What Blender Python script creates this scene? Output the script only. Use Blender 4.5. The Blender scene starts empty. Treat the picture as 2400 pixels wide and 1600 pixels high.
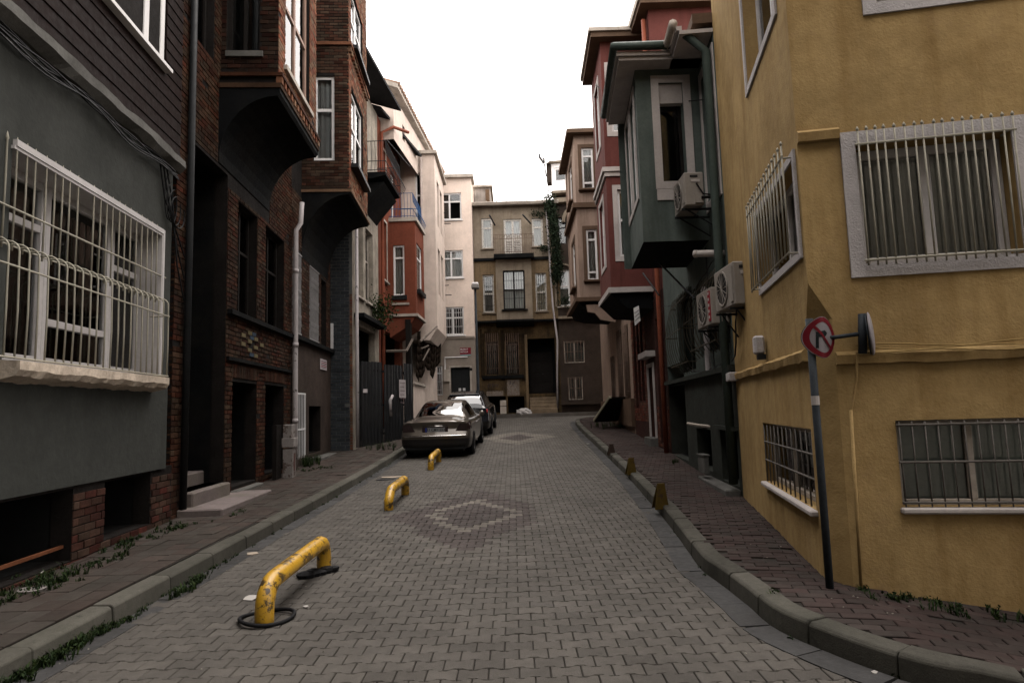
import bpy, bmesh, math, random
from mathutils import Vector, Matrix
random.seed(7)
R = math.radians
C = bpy.context.scene.collection
SC = bpy.context.scene
# ------------------------------------------------------------------ camera, sky, sun, exposure
F = 1530.0; PITCH = math.atan(160/F); ROLL = R(1.72); EYE = 1.65
cam_d = bpy.data.cameras.new('camera'); cam = bpy.data.objects.new('camera', cam_d); C.objects.link(cam)
cam_d.sensor_width = 36; cam_d.lens = 36*F/2400; cam_d.clip_end = 600; cam_d.clip_start = .05
cam.matrix_world = Matrix.Translation((0, 0, EYE)) @ Matrix.Rotation(R(90)+PITCH, 4, 'X') @ Matrix.Rotation(-ROLL, 4, 'Z')
SC.camera = cam
w = bpy.data.worlds.new('World'); SC.world = w; w.use_nodes = True
nt = w.node_tree; nt.nodes.clear()
sky = nt.nodes.new('ShaderNodeTexSky'); sky.sky_type = 'NISHITA'; sky.sun_disc = False
SUN_EL, SUN_AZ = R(72), R(20)
sky.sun_elevation = SUN_EL; sky.sun_rotation = SUN_AZ
hs = nt.nodes.new('ShaderNodeHueSaturation'); hs.inputs['Saturation'].default_value = .25
mx = nt.nodes.new('ShaderNodeMix'); mx.data_type = 'RGBA'; mx.inputs[0].default_value = .85
# overcast cloud deck, brighter towards the zenith (standard overcast sky)
tcw = nt.nodes.new('ShaderNodeTexCoord'); sxyz = nt.nodes.new('ShaderNodeSeparateXYZ'); mrw = nt.nodes.new('ShaderNodeMapRange'); vmw = nt.nodes.new('ShaderNodeVectorMath'); vmw.operation = 'SCALE'
vmw.inputs[0].default_value = (17.0, 16.1, 15.4); mrw.inputs[1].default_value = 0; mrw.inputs[2].default_value = 1; mrw.inputs[3].default_value = .92; mrw.inputs[4].default_value = 1
nt.links.new(tcw.outputs['Generated'], sxyz.inputs[0]); nt.links.new(sxyz.outputs[2], mrw.inputs[0]); nt.links.new(mrw.outputs[0], vmw.inputs['Scale']); nt.links.new(vmw.outputs[0], mx.inputs[7])
bg = nt.nodes.new('ShaderNodeBackground'); bg.inputs[1].default_value = .12
wo = nt.nodes.new('ShaderNodeOutputWorld')
nt.links.new(sky.outputs[0], hs.inputs['Color']); nt.links.new(hs.outputs[0], mx.inputs[6])
nt.links.new(mx.outputs[2], bg.inputs[0]); nt.links.new(bg.outputs[0], wo.inputs[0])
sd = bpy.data.lights.new('sun', 'SUN'); sd.energy = .9; sd.angle = R(35); sd.color = (1, .93, .86)
so = bpy.data.objects.new('sun', sd); C.objects.link(so); so.location = (0, 0, 40)
so.rotation_euler = (R(90)-SUN_EL, 0, math.pi-SUN_AZ) 
vs = SC.view_settings; vs.view_transform = 'Standard'; vs.look = 'None'; vs.gamma = 1; vs.exposure = 1.15
SC.render.engine = 'CYCLES'; SC.cycles.max_bounces = 6; SC.cycles.diffuse_bounces = 1; SC.cycles.transparent_max_bounces = 12

# ------------------------------------------------------------------ geometry helpers
def ray(x, y):
    a = (x-1200)/F; b = (800-y)/F; c, s = math.cos(ROLL), math.sin(ROLL)
    u = a*c+b*s; v = -a*s+b*c; cp, sp = math.cos(PITCH), math.sin(PITCH)
    d = Vector((u, cp-v*sp, sp+v*cp)); return d/d.y
def G(x, y):
    yy = min(y, 34); g = .02*yy+.00158*max(0, yy-10)**2
    k = min(max((7-y)/2, 0), 1)
    return g-.14*max(0, x-2.4)*k if x < 6 else g-.5*k
def gnd(px, py, off=0):
    d = ray(px, py); t = 1.0
    while t < 60 and EYE+d.z*t > G(d.x*t, t)+off: t += .01
    return Vector((d.x*t, t, EYE+d.z*t))
def at(px, py, D):
    d = ray(px, py); return Vector((d.x*D, D, EYE+d.z*D))
class Wall:
    def __init__(s, x0, y0, x1, y1):
        s.p = Vector((x0, y0, 0)); d = Vector((x1-x0, y1-y0, 0)); s.L = d.length; s.u = d.normalized()
        s.n = Vector((s.u.y, -s.u.x, 0)); s.ang = math.atan2(s.u.y, s.u.x)
    def pt(s, u, z, d=0): v = s.p+s.u*u+s.n*d; return Vector((v.x, v.y, z))
    def uv(s, px, py, d=0):
        r = ray(px, py); p = s.p+s.n*d
        t = p.dot(s.n)/Vector((r.x, r.y, 0)).dot(s.n)
        q = Vector((r.x*t, r.y*t, 0)); return (q-p).dot(s.u), EYE+r.z*t
    def rect(s, x0, y0, x1, y1, d=0):
        a = [s.uv(x, y, d) for x, y in ((x0, y0), (x1, y1))]
        return (min(a[0][0], a[1][0]), max(a[0][0], a[1][0]), min(a[0][1], a[1][1]), max(a[0][1], a[1][1]))
    def off(s, d): 
        o = Wall(0, 0, 1, 0); o.p = s.p+s.n*d; o.u = s.u; o.n = s.n; o.L = s.L; o.ang = s.ang; return o
class MB:
    def __init__(s): s.v = []; s.f = []; s.m = []; s.mi = 0
    def add(s, vs, fs):
        b = len(s.v); s.v += [tuple(v) for v in vs]; s.f += [tuple(i+b for i in f) for f in fs]; s.m += [s.mi]*len(fs); return s
    def box(s, W, u0, u1, z0, z1, d0, d1):
        P = [W.pt(u, z, d) for d in (d0, d1) for u, z in ((u0, z0), (u1, z0), (u1, z1), (u0, z1))]
        return s.add(P, [(3, 2, 1, 0), (4, 5, 6, 7), (0, 1, 5, 4), (1, 2, 6, 5), (2, 3, 7, 6), (3, 0, 4, 7)])
    def abox(s, x0, x1, y0, y1, z0, z1):
        return s.box(AX, x0, x1, z0, z1, -y1, -y0)
    def prism(s, poly, d0, d1, W):            # poly [(u,z)] CCW
        n = len(poly); P = [W.pt(u, z, d0) for u, z in poly]+[W.pt(u, z, d1) for u, z in poly]
        return s.add(P, [tuple(range(n))[::-1], tuple(range(n, 2*n))]+[(i, (i+1) % n, n+(i+1) % n, n+i) for i in range(n)])
    def prof(s, W, u0, u1, pr):               # profile [(d,z)] swept along u
        n = len(pr); P = [W.pt(u0, z, d) for d, z in pr]+[W.pt(u1, z, d) for d, z in pr]
        return s.add(P, [tuple(range(n)), tuple(range(n, 2*n))[::-1]]+[(i, n+i, n+(i+1) % n, (i+1) % n) for i in range(n)])
    def ribbon(s, W, u0, u1, n, pf):          # continuous sweep, pf(i) -> profile [(d,z)]
        b = len(s.v); k = len(pf(0))
        for i in range(n+1): s.v += [tuple(W.pt(u0+(u1-u0)*i/n, z, d)) for d, z in pf(i)]
        fs = [(b+i*k+j, b+i*k+(j+1) % k, b+(i+1)*k+(j+1) % k, b+(i+1)*k+j) for i in range(n) for j in range(k)]+[tuple(b+j for j in range(k)), tuple(b+n*k+j for j in range(k))]
        s.f += fs; s.m += [s.mi]*len(fs); return s
    def tube(s, pts, r, n=8, cap=True, taper=None):
        pts = [Vector(p) for p in pts]; b = len(s.v); fs = []
        up = None
        for i, p in enumerate(pts):
            t = (pts[min(i+1, len(pts)-1)]-pts[max(i-1, 0)]).normalized()
            if up is None: up = t.orthogonal().normalized()
            up = (up-t*up.dot(t)).normalized(); sd_ = t.cross(up)
            rr = r if taper is None else r*taper[i]
            s.v += [tuple(p+(up*math.cos(a)+sd_*math.sin(a))*rr) for a in [2*math.pi*k/n for k in range(n)]]
        for i in range(len(pts)-1):
            for k in range(n):
                fs.append((b+i*n+k, b+i*n+(k+1) % n, b+(i+1)*n+(k+1) % n, b+(i+1)*n+k))
        if cap: fs += [tuple(b+k for k in range(n))[::-1], tuple(b+(len(pts)-1)*n+k for k in range(n))]
        s.f += fs; s.m += [s.mi]*len(fs); return s
    def quad(s, *P): return s.add(P, [tuple(range(len(P)))])
    def lathe(s, c, axis, prof, n=20):        # prof [(along, radius)]
        axis = Vector(axis).normalized(); e = axis.orthogonal().normalized(); g = axis.cross(e); c = Vector(c); b = len(s.v); fs = []
        for a, r in prof: s.v += [tuple(c+axis*a+(e*math.cos(t)+g*math.sin(t))*r) for t in [2*math.pi*k/n for k in range(n)]]
        for i in range(len(prof)-1):
            fs += [(b+i*n+k, b+i*n+(k+1) % n, b+(i+1)*n+(k+1) % n, b+(i+1)*n+k) for k in range(n)]
        fs += [tuple(b+k for k in range(n))[::-1], tuple(b+(len(prof)-1)*n+k for k in range(n))]
        s.f += fs; s.m += [s.mi]*len(fs); return s
    def build(s, name, mat, parent=None, label=None, smooth=False, kind=None, bevel=0):
        me = bpy.data.meshes.new(name); me.from_pydata(s.v, [], s.f)
        for m_ in (mat if isinstance(mat, (list, tuple)) else [mat]): me.materials.append(m_)
        if any(s.m): me.polygons.foreach_set('material_index', s.m)
        bm = bmesh.new(); bm.from_mesh(me); bmesh.ops.recalc_face_normals(bm, faces=bm.faces)
        if bevel: bmesh.ops.bevel(bm, geom=bm.edges[:], offset=bevel, segments=1, affect='EDGES', clamp_overlap=True)
        bm.to_mesh(me); bm.free()
        if smooth: me.shade_smooth()
        return link(bpy.data.objects.new(name, me), parent, Vector((0, 0, 0)), label, kind)
WL = {}
def link(o, parent=None, wl=Vector((0, 0, 0)), label=None, kind=None):
    C.objects.link(o); WL[o] = Vector(wl)
    if parent is not None: o.parent = parent; o.location = Vector(wl)-WL[parent]
    else: o.location = wl
    if label: o['label'] = label
    if kind: o['kind'] = kind
    return o
def thing(name, label, cat, loc, group=None):
    o = bpy.data.objects.new(name, None); o.empty_display_size = .3; link(o, None, loc, label); o['category'] = cat
    if group: o['group'] = group
    return o
def tag(o, label, cat, group=None):
    o['label'] = label; o['category'] = cat
    if group: o['group'] = group
    return o
AX = Wall(0, 0, 1, 0)      # u = x, d = -y
def text_mesh(txt, size, name, mat, parent, M, label=None):
    cu = bpy.data.curves.new(name, 'FONT'); cu.body = txt; cu.size = size; cu.align_x = 'CENTER'; cu.align_y = 'CENTER'; cu.resolution_u = 3; cu.offset = size*.012
    cu.extrude = .0015
    t = bpy.data.objects.new(name, cu); C.objects.link(t); bpy.context.view_layer.update()
    me = bpy.data.meshes.new_from_object(t.evaluated_get(bpy.context.evaluated_depsgraph_get()))
    C.objects.unlink(t); bpy.data.objects.remove(t); me.transform(M); me.materials.clear(); me.materials.append(mat)
    o = bpy.data.objects.new(name, me); return link(o, parent, Vector((0, 0, 0)), label)
def wmat(W, u, z, d):      # text matrix on a wall
    return Matrix.Translation(W.pt(u, z, d)) @ Matrix(((W.u.x, 0, W.n.x, 0), (W.u.y, 0, W.n.y, 0), (0, 1, 0, 0), (0, 0, 0, 1)))

# ------------------------------------------------------------------ materials
def lin(h):
    h = h.lstrip('#'); v = [int(h[i:i+2], 16)/255 for i in (0, 2, 4)]
    return tuple(x/12.92 if x <= .04045 else ((x+.055)/1.055)**2.4 for x in v)
MATS = {}
def pm(name, col, rough=.85, var=.25, scale=2.5, bump=.25, bscale=70, spec=.06, metal=0, isl=0, dirt=0, dcol=(.02, .018, .015), streak=0, worn=0, wcol=(.3, .3, .3), wscale=9, coat=0, hue=0, wthr=.62, grain=0):
    if name in MATS: return MATS[name]
    if isinstance(col, str): col = lin(col)
    m = bpy.data.materials.new(name); m.use_nodes = True; t = m.node_tree; N = t.nodes; L = t.links
    b = N['Principled BSDF']; b.inputs['Roughness'].default_value = rough; b.inputs['Metallic'].default_value = metal
    b.inputs['Specular IOR Level'].default_value = spec; b.inputs['Coat Weight'].default_value = coat; b.inputs['Coat Roughness'].default_value = .08
    geo = N.new('ShaderNodeNewGeometry'); pos = geo.outputs['Position']
    def noise(sc, det=5, vec=pos, rg=.6):
        n = N.new('ShaderNodeTexNoise'); n.inputs['Scale'].default_value = sc; n.inputs['Detail'].default_value = det; n.inputs['Roughness'].default_value = rg
        L.new(vec, n.inputs['Vector']); return n.outputs['Fac']
    def mr(x, a, b_, c, d):
        n = N.new('ShaderNodeMapRange'); L.new(x, n.inputs[0])
        for i, v in enumerate((a, b_, c, d)): n.inputs[i+1].default_value = v
        return n.outputs[0]
    def mul(colr, fac):
        n = N.new('ShaderNodeMix'); n.data_type = 'RGBA'; n.blend_type = 'MULTIPLY'; n.inputs[0].default_value = 1
        L.new(colr, n.inputs[6]); L.new(fac, n.inputs[7]); return n.outputs[2]
    def mixc(fac, a, colr):
        n = N.new('ShaderNodeMix'); n.data_type = 'RGBA'; L.new(fac, n.inputs[0]); L.new(a, n.inputs[6]); n.inputs[7].default_value = (*colr, 1); return n.outputs[2]
    rgb = N.new('ShaderNodeRGB'); rgb.outputs[0].default_value = (*col, 1); cur = rgb.outputs[0]
    if isl or hue:
        oi = N.new('ShaderNodeObjectInfo'); ad = N.new('ShaderNodeMath'); L.new(oi.outputs['Random'], ad.inputs[0]); L.new(geo.outputs['Random Per Island'], ad.inputs[1])
        fr = N.new('ShaderNodeMath'); fr.operation = 'FRACT'; L.new(ad.outputs[0], fr.inputs[0])
        h = N.new('ShaderNodeHueSaturation'); L.new(cur, h.inputs['Color']); L.new(mr(fr.outputs[0], 0, 1, 1-isl, 1+isl), h.inputs['Value'])
        if hue:
            f2 = N.new('ShaderNodeMath'); f2.operation = 'MULTIPLY'; f2.inputs[1].default_value = 7.31; L.new(fr.outputs[0], f2.inputs[0])
            f3 = N.new('ShaderNodeMath'); f3.operation = 'FRACT'; L.new(f2.outputs[0], f3.inputs[0])
            L.new(mr(f3.outputs[0], 0, 1, .5-hue, .5+hue), h.inputs['Hue']); L.new(mr(f3.outputs[0], 0, 1, 1.1, .75), h.inputs['Saturation'])
        cur = h.outputs[0]
    if var: cur = mul(cur, mr(noise(scale, 6), .25, .75, 1-var, 1+var)); cur = mul(cur, mr(noise(scale*11, 4), .3, .7, 1-var*.5, 1+var*.5))
    if grain: cur = mul(cur, mr(noise(330, 2), .3, .7, 1-grain, 1+grain))
    if streak:
        mp = N.new('ShaderNodeMapping'); mp.inputs['Scale'].default_value = (1, 1, .09); L.new(pos, mp.inputs[0])
        cur = mixc(mr(noise(5.5, 5, mp.outputs[0]), .5, .72, 0, streak), cur, dcol)
    if dirt: cur = mixc(mr(noise(1.1, 9, rg=.72), .45, .7, 0, dirt), cur, dcol)
    if worn: cur = mixc(mr(noise(wscale, 7, rg=.75), wthr, wthr+.03, 0, worn), cur, wcol)
    L.new(cur, b.inputs['Base Color'])
    if bump:
        bn = N.new('ShaderNodeBump'); bn.inputs['Strength'].default_value = bump; bn.inputs['Distance'].default_value = .012
        L.new(noise(bscale, 6), bn.inputs['Height']); L.new(bn.outputs[0], b.inputs['Normal'])
    if var > .07: rn = mr(noise(scale*6, 3), .3, .7, max(rough-.1, .05), min(rough+.1, 1)); L.new(rn, b.inputs['Roughness'])
    MATS[name] = m; return m
def glass_mat(name, tint=(.9, .92, .92), ior=1.6, rough=.01):
    m = bpy.data.materials.new(name); m.use_nodes = True; t = m.node_tree; N = t.nodes; L = t.links; N.remove(N['Principled BSDF'])
    fr = N.new('ShaderNodeFresnel'); fr.inputs[0].default_value = ior
    tr = N.new('ShaderNodeBsdfTransparent'); tr.inputs[0].default_value = (*tint, 1)
    gl = N.new('ShaderNodeBsdfGlossy'); gl.inputs['Roughness'].default_value = rough
    geo = N.new('ShaderNodeNewGeometry'); no = N.new('ShaderNodeTexNoise'); no.inputs['Scale'].default_value = 1.7; bn = N.new('ShaderNodeBump'); bn.inputs['Strength'].default_value = .05
    L.new(geo.outputs['Position'], no.inputs['Vector']); L.new(no.outputs['Fac'], bn.inputs['Height']); L.new(bn.outputs[0], gl.inputs['Normal'])
    mi = N.new('ShaderNodeMixShader'); L.new(fr.outputs[0], mi.inputs[0]); L.new(tr.outputs[0], mi.inputs[1]); L.new(gl.outputs[0], mi.inputs[2])
    L.new(mi.outputs[0], N['Material Output'].inputs[0]); return m
GLASS = glass_mat('window_glass')
CARGLASS = glass_mat('tinted_glass', (.25, .27, .27), 1.9)
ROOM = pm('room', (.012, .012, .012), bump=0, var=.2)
CURT = pm('curtain', (.42, .41, .38), rough=.95, bump=0, var=.15)
NET = pm('net_curtain', (.62, .61, .6), rough=.95, bump=0, var=.1)
WHITEPVC = pm('white_pvc', (.74, .72, .71), rough=.35, var=.06, bump=0, dirt=.25, dcol=(.3, .27, .24))
PVC_SH = pm('shaded_white_pvc', (.5, .475, .47), rough=.45, var=.1, bump=0, dirt=.3, dcol=(.2, .18, .17))  # white PVC with shade in its colour, for the near windows
OLDWHITE = pm('flaking_white_paint', (.5, .47, .43), rough=.7, var=.2, worn=.9, wcol=(.12, .1, .08), wscale=14, wthr=.56)
BARW = pm('cream_bar_paint', (.32, .3, .245), rough=.45, var=.15, bump=.1, worn=.7, wcol=(.16, .1, .06), wthr=.66)
BARD = pm('dark_iron', (.035, .035, .037), rough=.5, var=.2, bump=.1)
BLACK = pm('black_metal', (.018, .019, .02), rough=.45, var=.2, bump=.1)
CONC = pm('concrete', (.1, .097, .09), var=.25, dirt=.4, bump=.4)
STONE = pm('pale_stone', (.42, .37, .32), var=.2, dirt=.4, bump=.3, streak=.3)
PIPEW = pm('grey_white_pipe', (.36, .33, .33), rough=.5, var=.15, bump=.05, worn=.8, wcol=(.05, .045, .04), wscale=5, wthr=.6)

# ------------------------------------------------------------------ building helpers
def wallpart(W, u0, u1, z0, z1, ops, mat, parent, depth=.22, body=4.0, name='wall', label=None, sides=True):
    us = sorted({u0, u1, *[min(max(o[i], u0), u1) for o in ops for i in (0, 1)]}); zs = sorted({z0, z1, *[min(max(o[i], z0), z1) for o in ops for i in (2, 3)]})
    m = MB()
    for a, b in zip(us, us[1:]):
        for c, d in zip(zs, zs[1:]):
            uc, zc = (a+b)/2, (c+d)/2
            if not any(o[0] < uc < o[1] and o[2] < zc < o[3] for o in ops): m.quad(W.pt(a, c), W.pt(b, c), W.pt(b, d), W.pt(a, d))
    for o in ops:
        a, b, c, d = o[:4]
        for (p, q) in (((a, c), (b, c)), ((b, c), (b, d)), ((b, d), (a, d)), ((a, d), (a, c))):
            m.quad(W.pt(*p), W.pt(*q), W.pt(*q, -depth), W.pt(*p, -depth))
    if sides:
        for u in (u0, u1): m.quad(W.pt(u, z0), W.pt(u, z1), W.pt(u, z1, -1), W.pt(u, z0, -1))
        m.quad(W.pt(u0, z1), W.pt(u1, z1), W.pt(u1, z1, -1), W.pt(u0, z1, -1))
    if body: m.box(W, u0+.002, u1-.002, z0, z1-.002, -body, -1)
    return m.build(name, mat, parent, label)
def wavy(W, a, b, c, d, dd, amp=.02, per=.12):
    m = MB(); n = max(8, int((b-a)/per*6)); ph = random.random()*6
    for i in range(n):
        x0, x1 = a+(b-a)*i/n, a+(b-a)*(i+1)/n
        f = lambda x: dd+amp*math.sin(x/per*6.283+ph)+amp*.5*math.sin(x/per*2.7+ph)
        m.quad(W.pt(x0, c, f(x0)), W.pt(x1, c, f(x1)), W.pt(x1, d, f(x1)), W.pt(x0, d, f(x0)))
    return m
def window(W, rc, parent, fm=None, d=-.1, fw=.055, mull=(), trans=(), curtain=None, cz=0, sill=None, sur=None, surm=None, name='window', room=True, glass=True, ft=.06, label=None, cells=None, skip=(), rd=.9, flat=False):
    fm = fm or WHITEPVC; a, b, c, e = rc[:4]; m = MB()
    m.box(W, a, a+fw, c, e, d-ft, d); m.box(W, b-fw, b, c, e, d-ft, d); m.box(W, a+fw, b-fw, c, c+fw, d-ft, d); m.box(W, a+fw, b-fw, e-fw, e, d-ft, d)
    U = [a+fw/2]+[a+(b-a)*k for k in mull]+[b-fw/2]; Z = [c+fw/2]+[c+(e-c)*k for k in trans]+[e-fw/2]
    for u in U[1:-1]: m.box(W, u-fw*.55, u+fw*.55, c+fw, e-fw, d-ft*.9, d+.003)
    for z in Z[1:-1]:
        for p, q in zip(U, U[1:]): m.box(W, p+fw*.5, q-fw*.5, z-fw*.5, z+fw*.5, d-ft*.8, d-.002)
    o = m.build(name, fm, parent, label, bevel=.004)
    if glass:
        k = 0
        for p, q in zip(U, U[1:]):
            for r_, s_ in zip(Z, Z[1:]):
                if k not in skip: MB().box(W, p+fw*.4, q-fw*.4, r_+fw*.4, s_-fw*.4, d-ft*.6, d-ft*.5).build('pane', GLASS, o)
                k += 1
    if curtain: wavy(W, a+.01, b-.01, c+.01+cz*(e-c), e-.01, d-ft-(.02 if flat else .09), amp=.001 if flat else .02).build('curtain', {'net': NET, 'cloth': CURT}.get(curtain, curtain), o, smooth=True)
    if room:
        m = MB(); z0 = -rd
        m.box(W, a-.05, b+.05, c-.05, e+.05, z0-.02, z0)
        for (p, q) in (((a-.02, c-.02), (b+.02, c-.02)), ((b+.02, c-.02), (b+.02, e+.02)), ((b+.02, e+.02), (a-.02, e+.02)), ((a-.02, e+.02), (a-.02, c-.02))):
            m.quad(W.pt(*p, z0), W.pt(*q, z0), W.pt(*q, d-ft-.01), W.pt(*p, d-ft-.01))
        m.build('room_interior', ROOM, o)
    if sill:
        MB().box(W, a-sill, b+sill, c-.07, c-.003, d, sill*.8+.04).build('sill', surm or STONE, o, bevel=.006)
    if sur:
        m = MB(); t = .022
        m.box(W, a-sur, a-.002, c-sur, e+sur, 0.002, t); m.box(W, b+.002, b+sur, c-sur, e+sur, .002, t)
        m.box(W, a-.002, b+.002, e+.002, e+sur, .002, t-.002); m.box(W, a-.002, b+.002, c-sur, c-.002, .002, t-.002)
        m.build('surround', surm or STONE, o)
    return o
def grille(W, a, b, c, e, parent, n, d=.06, rails=(.12, .88), mat=None, r=.008, spike=0, rr=.01, label=None, jit=.0, skip=()):
    mat = mat or BARW; m = MB()
    for k in rails: z = c+(e-c)*k; m.tube([W.pt(a-.02, z, d), W.pt(b+.02, z, d)], rr, 6)
    for k in (rails[0], rails[-1]):
        for u in (a+.03, b-.03): z = c+(e-c)*k; m.tube([W.pt(u, z, d), W.pt(u, z, -.05)], rr*.8, 6)
    g = m.build('grille', mat, parent, label)
    for i in range(n):
        if i in skip: continue
        u = a+(b-a)*i/(n-1)+random.uniform(-jit, jit); u2 = u+random.uniform(-jit, jit)
        m = MB().tube([W.pt(u, c, d), W.pt((u+u2)/2, (c+e)/2, d+random.uniform(-jit, jit)), W.pt(u2, e, d)], r, 6)
        if spike: m.tube([W.pt(u2, e, d), W.pt(u2, e+spike*.4, d), W.pt(u2, e+spike, d)], r, 6, taper=(1, 2.0, .15))
        m.build('bar', mat, g, smooth=True)
    return g
UNIT = {}
def unit_box(mat):
    if mat.name not in UNIT:
        bm = bmesh.new(); bmesh.ops.create_cube(bm, size=1); bmesh.ops.bevel(bm, geom=bm.edges[:], offset=.04, segments=1, affect='EDGES')
        me = bpy.data.meshes.new('brick'); bm.to_mesh(me); bm.free(); me.materials.append(mat); UNIT[mat.name] = me
    return UNIT[mat.name]
class Bricks:
    def __init__(s, bl=.215, bh=.068, j=.011): s.L = []; s.bl = bl; s.bh = bh; s.j = j
    def face(s, W, u0, u1, z0, z1, ops=(), stone=0):
        row = 0; z = z0; P = s.bl+s.j; H_ = s.bh+s.j
        while z+s.bh <= z1+.02:
            iv = [(u0, u1)]
            for o in ops:
                if o[2] < z+s.bh and o[3] > z:
                    iv = [q for (a, b) in iv for q in ((a, min(b, o[0]-.004)), (max(a, o[1]+.004), b)) if q[1]-q[0] > .03]
            for (a, b) in iv:
                x = u0-P*(.5 if row % 2 else 0)-.0
                while x < b:
                    p, q = max(x, a), min(x+s.bl, b)
                    if q-p > .03 and random.random() > .012: s.L.append((W, (p+q)/2, z+s.bh/2, q-p, s.bh, random.uniform(-.003, .006)))
                    x += P
            z += H_; row += 1
        return s
    def soldier(s, W, u0, u1, z0, h=.22):
        u = u0
        while u < u1: s.L.append((W, u+.034, z0+h/2+.0, .064, h, random.uniform(.004, .01))); u += .077
        return s
    def build(s, parent, mat, nmax=300, name='brick'):
        def key(e):
            p = e[0].pt(e[1], e[2]); d = p-Vector((0, 0, EYE))
            cp, sp = math.cos(PITCH), math.sin(PITCH); dep = d.y*cp+d.z*sp
            if dep < .5: return 1e9
            vis = abs(d.x/dep) < .8 and abs((-d.y*sp+d.z*cp)/dep) < .54
            face = -d.normalized().dot(e[0].n)
            return d.length/max(face, .05)**.5/(e[3]/.2+.2)**.3 if vis and face > 0 else 1e6+d.length
        s.L.sort(key=key); me = unit_box(mat)
        for (W, u, z, l, h, dj) in s.L[:nmax]:
            o = bpy.data.objects.new(name, me); link(o, parent, W.pt(u, z, dj-.02)); o.rotation_euler = (random.uniform(-.01, .01), random.uniform(-.01, .01), W.ang); o.scale = (l, .06, h)
        m = MB()
        for (W, u, z, l, h, dj) in s.L[nmax:]:
            a, b, c, e, k = u-l/2, u+l/2, z-h/2, z+h/2, .004
            P = [W.pt(a, c, -.03), W.pt(b, c, -.03), W.pt(b, e, -.03), W.pt(a, e, -.03), W.pt(a+k, c+k, dj+.01), W.pt(b-k, c+k, dj+.01), W.pt(b-k, e-k, dj+.01), W.pt(a+k, e-k, dj+.01)]
            m.add(P, [(4, 5, 6, 7), (0, 1, 5, 4), (1, 2, 6, 5), (2, 3, 7, 6), (3, 0, 4, 7)])
        if m.v: m.build('brickwork', mat, parent, kind='stuff')
def arc(W, c, r, a0, a1, n=6, d=0): return [W.pt(c[0]+r*math.cos(a0+(a1-a0)*k/n), c[1]+r*math.sin(a0+(a1-a0)*k/n), d) for k in range(n+1)]

# ------------------------------------------------------------------ ground, road, kerbs, pavements
PAV_G = pm('grey_paver', (.0705, .0635, .056), rough=.75, var=.24, scale=.9, bump=.5, bscale=220, isl=.17, spec=.16, grain=.4, dirt=.35, dcol=(.045, .04, .036))
PAV_R = pm('red_paver', (.046, .037, .0345), rough=.75, var=.24, scale=.9, bump=.5, bscale=220, isl=.17, spec=.16, grain=.4)
PAV_L = pm('pale_paver', (.112, .1, .086), rough=.75, var=.24, scale=.9, bump=.5, bscale=220, isl=.17, spec=.16, grain=.4)
SAND = pm('joint_sand', (.028, .025, .022), var=.4, bump=.6, bscale=150)
TILE_L = pm('brown_pavement_tile', (.043, .034, .029), var=.25, scale=1.6, bump=.35, bscale=130, isl=.16, hue=.012, dirt=.5, dcol=(.027, .027, .022))
TILE_R = pm('red_pavement_brick', (.04, .029, .026), var=.25, scale=1.6, bump=.35, bscale=130, isl=.2, hue=.012, dirt=.5, dcol=(.022, .02, .018))
KERBM = pm('kerb_concrete', (.07, .066, .056), var=.22, scale=2, bump=.35, bscale=90, isl=.2, grain=.3, worn=.5, wcol=(.03, .03, .026), wscale=6, wthr=.6, dirt=.45, dcol=(.03, .032, .024))
GUTM = pm('gutter_concrete', (.046, .045, .045), rough=.6, var=.25, bump=.25, isl=.15, dirt=.4)
EARTH = pm('earth', (.06, .052, .044), var=.3, bump=.5)
LK = -3.15
RK = [gnd(*p, .14) for p in [(1350, 988), (1392, 1029), (1427, 1060), (1479, 1108), (1555, 1187), (1609, 1253), (1647, 1299), (1685, 1325), (1752, 1374), (1816, 1423), (1920, 1467), (2041, 1510), (2200, 1555), (2400, 1592)]]
RK = [Vector((p.x, p.y, 0)) for p in RK]
RK = [Vector((4.6, 28.9, 0)), Vector((3.3, 28.5, 0)), Vector((2.75, 28.0, 0))]+RK+[Vector((3.4, 3.2, 0)), Vector((4.6, 3.0, 0)), Vector((7.5, 2.75, 0))]
def resample(pts, step):
    out = []; cr = []
    for i in range(len(pts)-1):
        p0, p1, p2, p3 = pts[max(i-1, 0)], pts[i], pts[i+1], pts[min(i+2, len(pts)-1)]
        for k in range(12):
            t = k/12; cr.append(.5*((2*p1)+(p2-p0)*t+(2*p0-5*p1+4*p2-p3)*t*t+(3*p1-p0-3*p2+p3)*t**3))
    cr.append(pts[-1]); 
    for _ in range(3): cr = [cr[0]]+[(cr[i-1]+cr[i]*2+cr[i+1])/4 for i in range(1, len(cr)-1)]+[cr[-1]]
    acc = 0; out = [cr[0]]
    for a, b in zip(cr, cr[1:]):
        l = (b-a).length
        while acc+l >= step:
            t = (step-acc)/l; a = a+(b-a)*t; out.append(a.copy()); l = (b-a).length; acc = 0
        acc += l
    return out
RKS = resample(RK, .12)
LKS = [Vector((LK+.02*math.sin(y*.3), y, 0)) for y in [1.0+.12*i for i in range(245)]]
def inpoly(x, y, P):
    r = False
    for i in range(len(P)):
        a, b = P[i], P[i-1]
        if (a[1] > y) != (b[1] > y) and x < (b[0]-a[0])*(y-a[1])/(b[1]-a[1])+a[0]: r = not r
    return r
def offs(line, d):
    out = []
    for i, p in enumerate(line):
        t = (line[min(i+1, len(line)-1)]-line[max(i-1, 0)]).normalized(); out.append(p+Vector((t.y, -t.x, 0))*d)
    return out
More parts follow.
